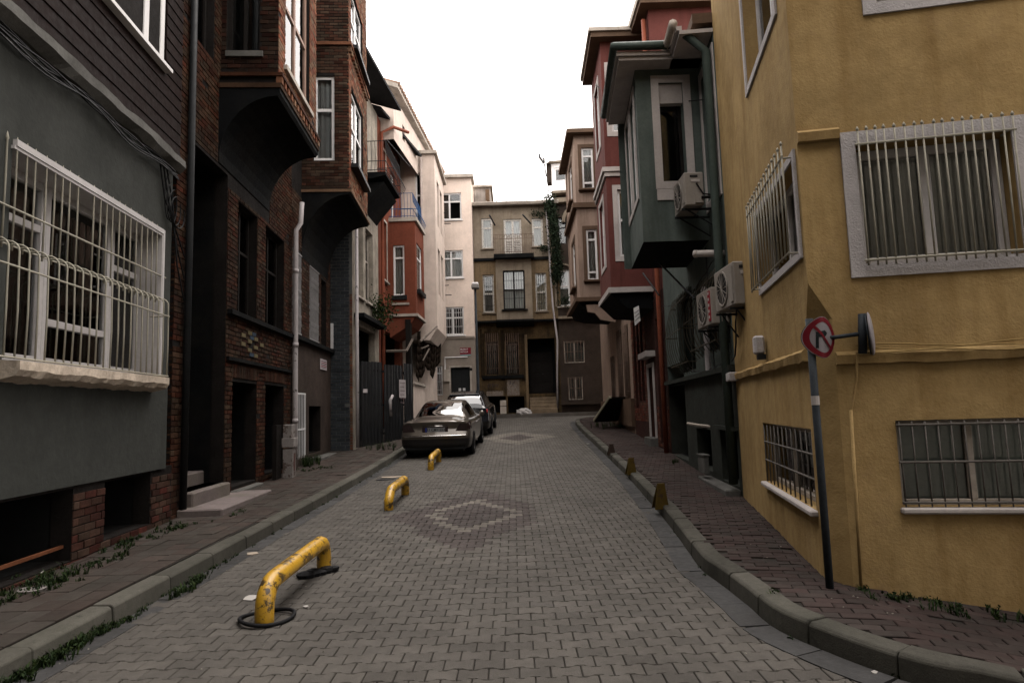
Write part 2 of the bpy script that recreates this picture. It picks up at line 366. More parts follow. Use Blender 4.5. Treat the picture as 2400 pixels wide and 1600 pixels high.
def sheet(name, xs, ys, dz, mat, kind='structure'):
    m = MB(); nx = len(xs)
    m.v = [(x, y, G(x, y)+dz) for y in ys for x in xs]
    m.f = [(j*nx+i, j*nx+i+1, (j+1)*nx+i+1, (j+1)*nx+i) for j in range(len(ys)-1) for i in range(nx-1)]; m.m = [0]*len(m.f)
    return m.build(name, mat, kind=kind)
sheet('ground', [-200, -60, -20, -8, -4, 0, 2, 3, 4, 5, 5.99, 6.01, 8, 20, 60, 200], [-100, -30, -8, 0, 3, 5, 6, 7, 8]+[10+i for i in range(26)]+[40, 60, 120, 250], -.12, EARTH)
road = sheet('road', [-3.6, -2.6, -1.6, -.6, .4, 1.4, 2, 2.4, 3, 3.5, 4, 5, 5.99], [-2, 0, 1, 2, 3, 4, 5, 6, 7, 8]+[9+.5*i for i in range(50)], -.012, SAND)
def paver_outline(Lh, Wh, A, k=0, s=1):
    t = [(-1, 1), (-.6, .95), (-.26, -.95), (.26, -.95), (.6, .95), (1, 1)]
    return [(a*(Lh-k), -(Wh-k)-A*b*s) for a, b in t]+[(a*(Lh-k), (Wh-k)+A*b*s) for a, b in reversed(t)]
PL, PW = .187, .142
PLIST = []
DC = gnd(1108, 1204); DC2 = gnd(1215, 1025)
gut_r = offs(RKS, .1); rl = [(p.x, p.y) for p in gut_r]
road_poly = [(-3.06, 2.0), (-3.06, 31.0), (6, 31.0), (6, 28.9)]+rl+[(7.5, 2.0)]
y = 2.4; row = 0
while y < 31:
    x = -3.1+(PL/2 if row % 2 else 0)
    while x < (6 if y < 4 or y > 27.5 else 3.0):
        if inpoly(x, y, road_poly):
            c = 0; seam = .18
            if x < seam:
                q = abs(x-DC.x)/1.2+abs(y-DC.y)/2.35
                if q < 1: c = 1
                if .46 < q < .6: c = 2
            q = abs(x-DC2.x)/1.3+abs(y-DC2.y)/2.2
            if q < 1 : c = 2 if q > .5 else 1
            if 13.2 < y < 14.8 and abs(x-.2) < 1.7 and random.random() < .0: c = 1
            PLIST.append((x, y, row % 2, c))
        x += PL
    y += PW; row += 1
def pkey(e):
    x, y = e[0], e[1]; d = y
    return d if d > 3.1 and abs(x)/(d+.15) < .79 else 1e3
PLIST.sort(key=pkey)
pm_ = [PAV_G, PAV_R, PAV_L]; PME = {}
def paver_verts():
    o0 = paver_outline(PL/2, PW/2, .012, .0035); o1 = paver_outline(PL/2, PW/2, .012, .009)
    return o0, o1
O0, O1 = paver_outline(PL/2, PW/2, .0115, .0035), paver_outline(PL/2, PW/2, .0115, .0075)
for c in range(3):
    m = MB(); n = 12
    V = [(a, b, -.05) for a, b in O0]+[(a, b, -.005) for a, b in O0]+[(a, b, 0) for a, b in O1]
    m.add(V, [(i, (i+1) % n, n+(i+1) % n, n+i) for i in range(n)]+[(n+i, n+(i+1) % n, 2*n+(i+1) % n, 2*n+i) for i in range(n)]+[tuple(range(2*n, 3*n))])
    o = m.build('paver', pm_[c], road); PME[c] = o.data; C.objects.unlink(o); bpy.data.objects.remove(o)
for (x, y, r, c) in PLIST[:300]:
    o = bpy.data.objects.new('paver', PME[c]); link(o, road, (x+random.uniform(-.001, .001), y, G(x, y)+random.uniform(-.002, .002)))
    o.rotation_euler = (math.atan((G(x, y+.1)-G(x, y-.1))/.2)+random.uniform(-.008, .008), random.uniform(-.008, .008), random.uniform(-.008, .008))
m = MB(); n = 12
for (x, y, r, c) in PLIST[300:]:
    m.mi = c; z = random.uniform(-.0025, .0025); tx, ty = random.uniform(-.009, .009), random.uniform(-.009, .009); an = random.uniform(-.008, .008)
    T = lambda p, h: (x+p[0]-p[1]*an, y+p[1]+p[0]*an, G(x+p[0], y+p[1])+z+h+tx*p[0]+ty*p[1])
    V = [T(p, -.03) for p in O0]+[T(p, -.005) for p in O0]+[T(p, 0) for p in O1]
    m.add(V, [(i, (i+1) % n, n+(i+1) % n, n+i) for i in range(n)]+[(n+i, n+(i+1) % n, 2*n+(i+1) % n, 2*n+i) for i in range(n)]+[tuple(range(2*n, 3*n))])
m.mi = 0; m.build('paver_field', pm_, road, kind='stuff')

def strip_pieces(line, parent, prof, step, name, mat, gap=.013, base=.0, jit=.006):
    """prof: [(offset to the right of travel, height)] closed section, pieces of `step` samples"""
    i = 0
    while i+1 < len(line):
        seg = line[i:i+step+1]; i += step
        if len(seg) < 2: break
        a = [p.copy() for p in seg]; t0 = (a[1]-a[0]).normalized(); t1 = (a[-1]-a[-2]).normalized(); a[0] += t0*gap*.5; a[-1] -= t1*gap*.5
        dz = random.uniform(-jit, jit); dx = random.uniform(-jit, jit); m = MB(); n = len(prof)
        for k, p in enumerate(a):
            t = (a[min(k+1, len(a)-1)]-a[max(k-1, 0)]).normalized(); s_ = Vector((t.y, -t.x, 0))
            for d, h in prof:
                q = p+s_*(d+dx); m.v.append((q.x, q.y, G(q.x, q.y)+h+dz+base))
        L_ = len(a)
        for k in range(L_-1):
            m.f += [(k*n+j, k*n+(j+1) % n, (k+1)*n+(j+1) % n, (k+1)*n+j) for j in range(n)]
        m.f += [tuple(range(n)), tuple((L_-1)*n+j for j in range(n))[::-1]]; m.m = [0]*len(m.f)
        m.build(name, mat, parent, bevel=.006 if name == 'kerb_stone' else 0)
kl = sheet('left_kerb', [LK-.2, LK-.05], [1, 5, 9, 13, 17, 21, 25, 30], -.06, EARTH)
kr = MB()
for a, b in zip(RKS[::4], RKS[4::4]): kr.quad((a.x, a.y, G(a.x, a.y)-.06), (b.x, b.y, G(b.x, b.y)-.06), (b.x+.1, b.y+.08, G(b.x, b.y)-.06), (a.x+.1, a.y+.08, G(a.x, a.y)-.06))
kr = kr.build('right_kerb', EARTH, kind='structure')
# left kerb runs away from the camera: right of travel = road side
strip_pieces(LKS, kl, [(.012, -.05), (.0, .125), (-.022, .145), (-.165, .148), (-.165, -.05)], 7, 'kerb_stone', KERBM)
# right kerb line runs towards the camera: right of travel = road side too
strip_pieces(RKS, kr, [(.012, -.05), (.0, .125), (-.022, .145), (-.165, .148), (-.165, -.05)], 5, 'kerb_stone', KERBM)
strip_pieces(LKS, road, [(.02, -.05), (.2, -.05), (.2, .003), (.02, .005)], 5, 'gutter_slab', GUTM, jit=.003)
strip_pieces(RKS, road, [(.02, -.05), (.23, -.05), (.23, .004), (.02, .006)], 4, 'gutter_slab', GUTM, jit=.003)
# pavements
def pavement(name, poly, tiles, mat, bounds, tl, tw, stagger, ang=0, h=.14, seed=1):
    m = MB(); xs0, xs1, ys0, ys1 = bounds; stp = .14
    nx, ny = int((xs1-xs0)/stp)+1, int((ys1-ys0)/stp)+1
    for i in range(nx):
        for j in range(ny):
            x, y = xs0+i*stp, ys0+j*stp
            if inpoly(x+stp/2, y+stp/2, poly):
                m.quad(*[(x+a, y+b, G(x+a, y+b)+h-.014) for a, b in ((0, 0), (stp, 0), (stp, stp), (0, stp))])
    base = m.build(name, SAND, kind='structure')
    T = []; ca, sa = math.cos(ang), math.sin(ang); cx, cy = (xs0+xs1)/2, (ys0+ys1)/2; ext = max(xs1-xs0, ys1-ys0)
    r = 0; v = -ext
    while v < ext:
        u = -ext-(stagger*tl if r % 2 else 0)
        while u < ext:
            x, y = cx+u*ca-v*sa, cy+u*sa+v*ca
            if inpoly(x, y, poly): T.append((x, y))
            u += tl
        v += tw; r += 1
    T.sort(key=lambda e: e[1] if e[1] > 3 and abs(e[0])/e[1] < .82 else 1e3+e[1])
    k = .004; Q = [(-tl/2+k, -tw/2+k), (tl/2-k, -tw/2+k), (tl/2-k, tw/2-k), (-tl/2+k, tw/2-k)]; q = .006; Q1 = [(a-math.copysign(q, a), b-math.copysign(q, b)) for a, b in Q]
    mm = MB(); V = [(a, b, -.03) for a, b in Q]+[(a, b, -.004) for a, b in Q]+[(a, b, 0) for a, b in Q1]
    fs = [(i, (i+1) % 4, 4+(i+1) % 4, 4+i) for i in range(4)]+[(4+i, 4+(i+1) % 4, 8+(i+1) % 4, 8+i) for i in range(4)]+[(8, 9, 10, 11)]
    o = mm.add(V, fs).build('tile', mat, base); me = o.data; C.objects.unlink(o); bpy.data.objects.remove(o)
    m = MB()
    for i, (x, y) in enumerate(T):
        dz = random.uniform(-.004, .004); tx, ty, ta = random.uniform(-.02, .02), random.uniform(-.02, .02), ang+random.uniform(-.015, .015)
        if random.random() < .01: continue
        if i < 300:
            o = bpy.data.objects.new('tile', me); link(o, base, (x, y, G(x, y)+h+dz)); gx = math.atan((G(x+.05, y)-G(x-.05, y))/.1)
            o.rotation_euler = (math.atan((G(x, y+.1)-G(x, y-.1))/.2)+tx, ty-gx, ta)
        else:
            c_, s_ = math.cos(ta), math.sin(ta)
            m.add([(x+a*c_-b*s_, y+a*s_+b*c_, G(x+a*c_-b*s_, y+a*s_+b*c_)+h+dz+e+tx*a+ty*b) for a, b, e in V], fs)
    if m.v: m.build('tile_field', mat, base, kind='stuff')
    return base
lp = [(p.x-.165, p.y) for p in LKS if p.y < 29]; 
pavement('left_pavement', lp+[(-5.6, 29), (-5.6, 10), (-4.9, 9), (-4.1, 1)], None, TILE_L, (-5.6, -3.2, 1, 29), .2, .25, 0, ang=.015)
rp = [(p.x, p.y) for p in offs(RKS, -.165)]
pavement('right_pavement', rp+[(9, 2.7), (9, 4.2), (2.9, 5.4), (3.5, 9.5), (4.1, 16), (4.3, 29)], None, TILE_R, (1.6, 7, 2.4, 29), .2, .105, .5, ang=R(-14))
m = MB().abox(-4.3, 4.7, 30.6, 32.2, 1.2, G(0, 31)+.13); end_pav = m.build('end_pavement', pm('end_pavement_stone', (.1, .09, .08), dirt=.4), kind='structure')

# ------------------------------------------------------------------ left side
BRICK = pm('orange_brick', (.15, .067, .034), rough=.9, var=.3, scale=2, bump=.4, bscale=140, isl=.4, hue=.02, dirt=.65, dcol=(.025, .017, .013))
MORT = pm('dark_mortar', (.014, .012, .011), var=.4, bump=.5, bscale=120)
DWOOD = pm('dark_wood', (.013, .011, .01), rough=.75, var=.3, bump=.3)
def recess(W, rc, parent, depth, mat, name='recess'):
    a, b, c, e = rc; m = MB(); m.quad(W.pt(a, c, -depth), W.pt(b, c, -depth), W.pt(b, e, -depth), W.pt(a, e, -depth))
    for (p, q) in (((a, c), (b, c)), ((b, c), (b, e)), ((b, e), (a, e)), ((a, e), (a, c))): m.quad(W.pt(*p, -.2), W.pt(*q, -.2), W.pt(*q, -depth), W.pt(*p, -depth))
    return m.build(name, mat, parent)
def door(W, rc, parent, d, mat, npan=3, label=None, name='door', knob=True):
    a, b, c, e = rc; m = MB().box(W, a, b, c, e, d-.05, d); h = (e-c)/npan
    o = m.build(name, mat, parent, label)
    for k in range(npan):
        for p, q in ((a+.06, (a+b)/2-.02), ((a+b)/2+.02, b-.06)): MB().box(W, p, q, c+k*h+.06, c+(k+1)*h-.04, d+.002, d+.014).build('panel', mat, o, bevel=.008)
    if knob: MB().lathe(W.pt((a+b)/2+.08, c+1.0, d), W.n, [(0, .02), (.03, .012), (.035, .026), (.06, .02)], 8).build('handle', BARD, o)
    return o
# ---- L1 grey rendered house with timber-clad upper storey
W1 = Wall(-3.61, -3, -4.63, 8.9); L1L = W1.L
GREY = pm('grey_green_render', (.05, .052, .048), var=.18, scale=1.2, bump=.45, bscale=22, dirt=.55, dcol=(.032, .034, .031), streak=.4)
h1 = thing('grey_house', 'grey rendered house with dark timber upper storey and white barred window at left edge', 'house', W1.pt(6, .2, -1))
wr = W1.rect(21, 345, 362, 897); wr = (wr[0], wr[1]-.0, 2.2, 4.07)
b1 = W1.rect(14, 1150, 165, 1309); b2 = W1.rect(246, 1120, 349, 1247)
b1 = (b1[0]-.2, b1[1], .3, 1.0); b2 = (b2[0], b2[1], .38, 1.0)
W1p = W1.off(.03)
upw = W1.uv(380, 165); ur = (upw[0]-2.3, upw[0]-.0, upw[1]+.03, 8.4)
wallpart(W1p, 0, L1L-.25, 1.03, 5.12, [wr], GREY, h1, depth=.28, body=0, label='grey-green rendered wall', sides=False)
base = wallpart(W1, 0, L1L, -.3, 1.05, [b1, b2], MORT, h1, body=5, name='brick_base')
Bricks(.2, .07, .012).face(W1, 6.5, L1L-.02, .05, 1.0, [b1, b2]).build(base, pm('dull_red_brick', (.06, .027, .018), rough=.95, var=.35, scale=3, bump=.5, bscale=90, isl=.4, hue=.02, dirt=.7, dcol=(.015, .012, .01)), 120)
for r_ in (b1, b2): recess(W1, r_, h1, .8, ROOM, 'basement_opening')
MB().box(W1, b1[0], b1[1], .42, .45, -.1, -.07).build('basement_rail', pm('rust', (.13, .05, .025)), h1)
wallpart(W1, 0, L1L, 5.12, 12.5, [ur], DWOOD, h1, body=5, depth=.05, name='upper_wall')
MB().box(W1, 0, L1L-.02, 1.05, 5.12, -5, -.95).build('house_core', GREY, h1)
PLANK = pm('dark_plum_plank', (.0145, .0088, .0078), rough=.6, var=.25, bump=.25, bscale=40, isl=.15, spec=.03)
pl = MB().box(W1, 0, L1L, 5.28, 9.5, .0, .004).build('cladding', DWOOD, h1)
z = 5.3
while z < 9.4:
    for a, b in (((6.2, ur[0]-.05), (ur[1]+.05, L1L-.03)) if z+.15 > ur[2]-.05 else ((6.2, L1L-.03),)):
        m = MB(); m.prof(W1, a, b, [(.006, z), (.034, z+.004), (.022, z+.163), (.006, z+.163)]); m.build('plank', PLANK, pl)
    z += .168
led = MB(); wob = lambda i, f, a: a*(math.sin(i*f)+.6*math.sin(i*f*2.3+1)+.4*math.sin(i*f*4.1+2))
led.ribbon(W1, 0, L1L-.1, 160, lambda i: [(-.02, 5.06), (.07+wob(i, .31, .014), 5.06+wob(i, .5, .008)), (.15+wob(i, .23, .01), 5.13+wob(i, .4, .006)), (.14+wob(i, .27, .01), 5.24+wob(i, .35, .006)), (.02, 5.3), (-.02, 5.3)])
led.build('ledge', CONC, h1)
# white three-part window behind the bellied grille
d0 = -.24; WW = W1.off(0)
ma, mb_ = W1.uv(105, 600, d0)[0], W1.uv(259, 650, d0)[0]; fr = W1.uv(331, 700, d0)[0]
for (a, b, tr, nm) in ((wr[0]+.02, ma, (.74,), 'l'), (ma, mb_, (.24,), 'm'), (mb_, fr, (.7,), 'r')):
    window(W1, (a+.001, b-.001, wr[2]+.03, wr[3]-.03), h1, fm=PVC_SH, d=d0, fw=.075, trans=tr, curtain=pm('brown_net', (.16, .145, .12), bump=0), cz=.1, ft=.07)
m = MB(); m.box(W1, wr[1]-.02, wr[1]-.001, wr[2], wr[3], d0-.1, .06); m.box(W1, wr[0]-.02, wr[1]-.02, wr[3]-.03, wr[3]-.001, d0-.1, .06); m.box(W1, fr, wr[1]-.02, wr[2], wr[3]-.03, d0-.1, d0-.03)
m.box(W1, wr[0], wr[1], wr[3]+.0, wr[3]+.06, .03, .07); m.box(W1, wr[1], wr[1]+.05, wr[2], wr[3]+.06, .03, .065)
m.build('window_reveal', PVC_SH, h1)
sl = MB(); s0, s1 = wr[0]-.1, W1.uv(379, 906, .15)[0]
sl.ribbon(W1, s0, s1, 70, lambda i: [(0, 2.0+wob(i, .5, .006)), (.2+wob(i, .4, .01), 2.05+wob(i, .6, .008)), (.24+wob(i, .7, .003), 2.1+wob(i, .33, .006)), (.24+wob(i, .9, .002), 2.18), (0, 2.19)])
sl.build('window_sill', pm('peeling_cream_sill', (.5, .42, .34), var=.3, bump=.5, bscale=30, worn=.6, wcol=(.25, .2, .16)), h1)
zb, ze = W1.uv(200, 672, .2)[1], W1.uv(200, 640, .2)[1]   # lower rail, elbow
zr = W1.uv(150, 545, .03)[1]
m = MB(); ue = W1.uv(394, 745, .22)[0]
m.tube([W1.pt(wr[0]-.8, zb-.03, .22), W1.pt(ue+.03, zb-.03, .22)], .010, 6); m.tube([W1.pt(wr[0]-.8, 2.2, .22), W1.pt(ue+.03, 2.2, .22)], .010, 6)
m.tube([W1.pt(wr[0]-.8, zr, .05), W1.pt(wr[1]+.12, zr, .05)], .011, 6); m.tube([W1.pt(wr[0]-.8, ze+.06, .05), W1.pt(wr[1]+.1, ze+.06, .05)], .008, 6)
for u in (ue, wr[0]-.6): m.tube([W1.pt(u, 2.2, .22), W1.pt(u, 2.2, 0)], .01, 6); m.tube([W1.pt(u, zb-.03, .22), W1.pt(u, zb-.03, 0)], .01, 6)
g = m.build('grille', BARW, h1, 'cream bellied window grille with rounded tops')
n = 25; us = wr[0]-.55
for i in range(n):
    u = us+(ue-us)*i/(n-1)+random.uniform(-.012, .012); j = random.uniform(-.008, .008)
    P = [W1.pt(u, 2.19, .22), W1.pt(u+j, 2.6, .225), W1.pt(u, zb, .22)]+[W1.pt(u, ze-.03+.09*math.sin(t), .13+.09*math.cos(t)) for t in (0, .4, .8, 1.2, 1.57)]+[W1.pt(u, ze+.06, .05)]
    MB().tube(P, .0085, 6).build('bar', BARW, g, smooth=True)
    if i % 25 not in (12,) :
        u2 = u+.03+random.uniform(-.01, .01)
        if u2 < wr[1]+.1: MB().tube([W1.pt(u2, ze+.02, .05), W1.pt(u2+j, 3.7, .052), W1.pt(u2+j, 4.08, .05), W1.pt(u2+j, 4.1, .05), W1.pt(u2+j, 4.16, .05)], .0085, 6, taper=(1, 1, 1, 1.7, .2)).build('bar', BARW, g, smooth=True)
window(W1, ur, h1, d=.02, fw=.11, mull=(.42, .78), trans=(.72,), curtain='net', ft=.1)
MB().box(W1, ur[0]-.06, ur[1]+.05, ur[2]-.05, ur[2]-.002, 0, .12).build('upper_sill', WHITEPVC, h1)
# cables under the ledge
cm = pm('cable_black', (.015, .015, .016), rough=.5, bump=0, var=.1)
cb = thing('cable_bundle', 'tangled black cables strung under the ledge of the grey house', 'cables', W1.pt(8, 4.9, .1))
for k in range(6):
    P = []; zc = 5.02-.02*k; ph = random.random()*6
    for i in range(40):
        u = 5+i/39*(L1L-.3-5); P.append(W1.pt(u, zc+.03*math.sin(i*.7+ph)-.03*(k % 3)*math.sin(i/39*9.4)**2, .07+.012*k))
    MB().tube(P, .009, 5).build('cable', cm, cb)
for k in range(4):
    c = L1L-.45+.06*k; MB().tube([W1.pt(c+(.12+.03*k)*math.cos(t), 4.6-.05*k+(.3-.03*k)*math.sin(t), .07+.015*k) for t in [R(100+i*15) for i in range(20)]], .008, 5).build('loop', cm, cb)
for k in range(3): MB().tube([W1.pt(L1L-.75+.1*k, 4.95, .08), W1.pt(L1L-.6+.12*k, 4.55, .08), W1.pt(L1L-.2, 4.15-.2*k, .09), W1.pt(L1L+.02, 3.9-.3*k, .1)], .011, 5).build('cable', cm, cb)
MB().tube([W1.pt(7.5+.05*i, 4.72-.05*math.sin(i*.35)+.012*i, .06) for i in range(26)], .009, 5).build('cable', pm('cable_grey', (.2, .2, .19), bump=0), cb)

# ---- L2 brick house with a bay over a deep entrance
W2 = Wall(-4.66, 8.9, -5.27, 18.8); SPL = W2.uv(680, 900)[0]
h2 = thing('brick_house', 'dark orange brick house with tall black entrance and brick bay above', 'house', W2.pt(3, .3, -1))
dr = (W2.uv(437, 900)[0], W2.uv(529, 728)[0], .62, 5.78)
k1 = (W2.uv(554, 760)[0], W2.uv(600, 760)[0], 3.5, 5.5); k2 = (W2.uv(620, 770)[0], W2.uv(664, 770)[0], 3.52, 5.5)
a1 = (W2.uv(542, 1000)[0], W2.uv(600, 1000)[0], .5, 2.28); a2 = (W2.uv(620, 1000)[0], W2.uv(664, 1000)[0], .55, 2.3)
uw = (.42, 1.2, 7.46, 9.6)
ops = [dr, k1, k2, a1, a2, uw]; brf = Bricks()
wb = wallpart(W2, 0, SPL, -.3, 13.8, ops, MORT, h2, body=5)
BA0, BA1, BZ0, BP = W2.uv(652, 150, .95)[0], W2.uv(740, 150, .95)[0], 7.15, .95
W2n = Wall(*W2.pt(BA0, 0, 0).xy, *W2.pt(BA0, 0, BP).xy); W2f = W2.off(BP)
sw = (W2n.uv(531, 100)[0], W2n.uv(609, 100)[0], 7.78, 9.9); sw = (max(.06, sw[0]), sw[1], sw[2], sw[3])
fwn = (W2f.uv(668, 100)[0], W2f.uv(725, 100)[0], W2f.uv(670, 162)[1], 10.6)
br = Bricks().face(W2, 0.0, SPL, .3, 7.3, ops+[(BA0-.06, BA1+.06, 5.6, 7.5)]).face(W2, 0, BA0, 7.3, 10.2, ops).face(W2, BA1, SPL, 7.3, 13.5)
brf.face(W2f, BA0, BA1, BZ0+.26, 12, [fwn]); br.soldier(W2, a1[0]-.05, a1[1]+.05, 2.34).soldier(W2, a2[0]-.05, a2[1]+.05, 2.36)
BRICK_SH = pm('shaded_grimy_brick', (.042, .0185, .0095), rough=.95, var=.35, scale=2, bump=.4, bscale=140, isl=.42, hue=.02, dirt=.85, dcol=(.009, .008, .007))  # brick darkened in colour for the shaded lower front, with grime over it
br.build(wb, BRICK_SH, 300)
brf.build(wb, BRICK, 200)
BRICK_SIDE_SH = pm('shaded_side_brick', (.024, .012, .0075), rough=.95, var=.4, scale=2, bump=.4, bscale=140, isl=.45, hue=.02, dirt=.85, dcol=(.006, .006, .006))  # brick darkened in colour for the bay side turned from the light
side_sh_faces = (W2n, BP, BZ0, sw)
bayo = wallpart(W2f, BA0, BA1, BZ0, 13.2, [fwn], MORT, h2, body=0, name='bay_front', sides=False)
Bricks().face(W2n, 0, BP, BZ0+.26, 10.6, [sw]).build(wallpart(W2n, 0, BP, BZ0, 13.2, [sw], MORT, h2, body=0, name='bay_side', sides=False), BRICK_SIDE_SH, 150)
Wfar = Wall(*W2.pt(BA1, 0, BP).xy, *W2.pt(BA1, 0, 0).xy)
wallpart(Wfar, 0, BP, BZ0, 13.2, [], MORT, h2, body=0, name='bay_side', sides=False)
m = MB().box(W2, BA0, BA1, 13.2, 13.3, -.2, BP+.1); m.build('bay_roof', DWOOD, h2)
# corbelled bottom and cove
SHADE_BLK = pm('shade_black_plaster', (.005, .0055, .006), var=.4, bump=.5, dirt=.5)  # near black: shade of recesses and undersides put into the colour
cv = [(-.1, 5.75), (0.02, 5.85)]+[(BP*(1-math.cos(t)), 5.85+(BZ0-.16-5.85)*math.sin(t)) for t in [R(10*i) for i in range(1, 10)]]+[(BP+.04, BZ0-.1), (BP+.04, BZ0), (-.1, BZ0)]
MB().prof(W2, BA0-.03, BA1+.03, cv).build('bay_cove', SHADE_BLK, h2)
den = MB().box(W2, BA0-.06, BA1+.06, BZ0+.18, BZ0+.24, .0, BP+.09).build('bay_cornice', BRICK_SH, h2)
MB().box(W2, BA0-.05, BA1+.05, BZ0-.02, BZ0+.06, .0, BP+.06).build('bay_cornice', BRICK_SH, h2)
x = BA0-.04
while x < BA1: MB().box(W2, x, x+.1, BZ0+.06, BZ0+.18, BP-.02, BP+.075).build('dentil', BRICK, den); x += .2
FRW = pm('bright_frame', (.62, .56, .53), rough=.5, var=.1, bump=0)
window(W2f, fwn, h2, fm=pm('brown_timber_frame', (.3, .2, .16), rough=.5, var=.15, bump=.1), mull=(.5,), trans=(.45,), d=-.06, fw=.07)
MB().box(W2f, fwn[0]-.1, fwn[1]+.1, fwn[2]-.09, fwn[2]-.004, -.03, .07).build('bay_sill', STONE, h2)
window(W2n, sw, h2, fm=DWOOD, mull=(.5,), trans=(.5,), d=-.1)
MB().box(W2n, sw[0], sw[1]+.06, sw[2]-.1, sw[2]-.004, -.03, .05).build('bay_sill', CONC, h2)
for r_ in (k1, k2): window(W2, r_, h2, fm=DWOOD, mull=(.5,), trans=(.6,), d=-.15)
window(W2, uw, h2, fm=DWOOD, mull=(.5,), trans=(.6,), d=-.12)
for r_ in (a1, a2): recess(W2, r_, h2, .7, SHADE_BLK, 'basement_recess'); door(W2, (r_[0]+.05, r_[1]-.05, r_[2], r_[3]-.05), h2, -.5, DWOOD)
recess(W2, dr, h2, .98, SHADE_BLK, 'entrance_recess'); door(W2, (dr[0]+.1, dr[1]-.1, 1.1, 4.2), h2, -.9, DWOOD, 5)
MB().box(W2, dr[1]+.03, SPL-.02, 3.4, 3.48, 0.0, .1).build('string_course', SHADE_BLK, h2)
MB().box(W2, dr[1]+.03, SPL-.02, 2.62, 2.68, 0.0, .06).build('string_course', SHADE_BLK, h2)
for (c_, lst) in ((pm('blue_daub', (.04, .055, .075)), [(3, 1), (3, 2), (3, 6)]), (pm('cream_daub', (.12, .098, .055)), [(1, 2), (2, 1), (2, 3), (4, 2), (4, 4), (5, 3), (1, 4), (4, 6), (2, 5)])):
    for (i, j) in lst:
        u = W2.uv(553, 800)[0]+i*.226+(.113 if j % 2 else 0); z = 3.25-j*.079; MB().box(W2, u, u+.205, z, z+.066, 0, .02).build('painted_brick', c_, wb)
TERR = pm('terrazzo_step', (.15, .125, .12), var=.2, bump=.3, bscale=180, dirt=.5, dcol=(.09, .09, .05))
gz = G(-4.6, 10)
for (u0, u1, z1, d1, d0_) in ((dr[0]-.25, dr[1]+.55, gz+.22, .62, 0.0), (dr[0], dr[1], gz+.42, .12, -.4), (dr[0], dr[1], gz+.62, -.3, -.95)):
    MB().box(W2, u0, u1, -.1, z1, d0_, d1).build('entrance_step', TERR, h2, bevel=.02)
MB().box(W2, a1[0]-.03, a1[1]+.05, 0, gz+.24, -.3, .14).build('threshold', CONC, h2, bevel=.02)
# rainwater pipe
pu = SPL-.02
m = MB().tube([W2.pt(pu, .45, .12), W2.pt(pu, 2, .12), W2.pt(pu, 4, .12), W2.pt(pu, 5.9, .12), W2.pt(pu+.1, 6.1, .2), W2.pt(pu+.12, 6.6, .22)], .055, 10)
for z in (1.5, 3.2, 4.9): m.lathe(W2.pt(pu, z, .12), (0, 0, 1), [(0, .066), (.1, .066)], 10)
m.build('drainpipe', PIPEW, h2, smooth=True)
MB().tube([W2.pt(.28, .4, .07), W2.pt(.3, 4, .07), W2.pt(.3, 10, .07)], .05, 8).build('drainpipe', BLACK, h2, smooth=True)
# ---- L2b second brick house
h3 = thing('brick_house', 'dark brick house behind the pale drainpipe with white scissor gates in its windows', 'house', W2.pt(7.5, .4, -1))
B2P = 1.15; C0, C1 = W2.uv(817, 250, B2P)[0], W2.uv(859, 250, B2P)[0]; CZ0 = W2.uv(817, 440, B2P)[1]
C1 = min(C1, W2.L-.05)
g1 = (W2.uv(685, 700)[0], W2.uv(706, 700)[0], 3.56, 5.55); g2 = (W2.uv(725, 700)[0], W2.uv(747, 700)[0], 3.56, 5.5)
gd = (W2.uv(684, 1000)[0], W2.uv(713, 1000)[0], .72, 2.2); gx = (W2.uv(722, 1000)[0], W2.uv(750, 1000)[0], .72, 1.9)
g3 = (W2.uv(752, 700)[0], W2.uv(764, 700)[0], 3.56, 5.4)
ops = [g1, g2, g3, gd, gx]
wb2 = wallpart(W2, SPL, W2.L, -.3, 13.8, ops, MORT, h3, body=5)
W2n2 = Wall(*W2.pt(C0, 0, 0).xy, *W2.pt(C0, 0, B2P).xy); W2f2 = W2.off(B2P)
sw2 = W2n2.rect(735, 178, 784, 376); fw2a = (W2f2.uv(823, 300)[0], W2f2.uv(850, 300)[0], W2f2.uv(823, 385)[1], W2f2.uv(823, 205)[1])
fw2b = (fw2a[0], fw2a[1], fw2a[3]+1.1, fw2a[3]+2.8)
sw2 = (max(.05, sw2[0]), sw2[1], sw2[2], sw2[3])
BRDK = pm('shaded_brick', (.05, .026, .016), rough=.9, var=.35, scale=2, bump=.4, bscale=140, isl=.45, hue=.02, dirt=.6, dcol=(.015, .012, .01))  # brick colour carries the shade of this front and its bay side
Bricks().face(W2f2, C0, C1, CZ0, 14, [fw2a, fw2b]).build(wb2, BRICK, 200); Bricks().face(W2, SPL, W2.L, 2.7, 7, ops).build(wb2, BRDK, 100)
wallpart(W2f2, C0, C1, CZ0, 14.2, [fw2a, fw2b], MORT, h3, body=0, name='bay_front', sides=False)
Bricks().face(W2n2, 0, B2P, CZ0, 14, [sw2]).build(wallpart(W2n2, 0, B2P, CZ0, 14.2, [sw2], MORT, h3, body=0, name='bay_side', sides=False), BRDK, 150)
wallpart(Wall(*W2.pt(C1, 0, B2P).xy, *W2.pt(C1, 0, 0).xy), 0, B2P, CZ0, 14.2, [], MORT, h3, body=0, name='bay_side', sides=False)
MB().box(W2, C0, C1, 14.2, 14.3, -.2, B2P+.1).build('bay_roof', DWOOD, h3)
cv = [(-.1, 5.4), (.02, 5.5)]+[(B2P*(1-math.cos(t)), 5.5+(CZ0-.16-5.5)*math.sin(t)) for t in [R(10*i) for i in range(1, 10)]]+[(B2P+.04, CZ0-.12), (B2P+.04, CZ0), (-.1, CZ0)]
MB().prof(W2, C0-.03, C1+.03, cv).build('bay_cove', SHADE_BLK, h3)
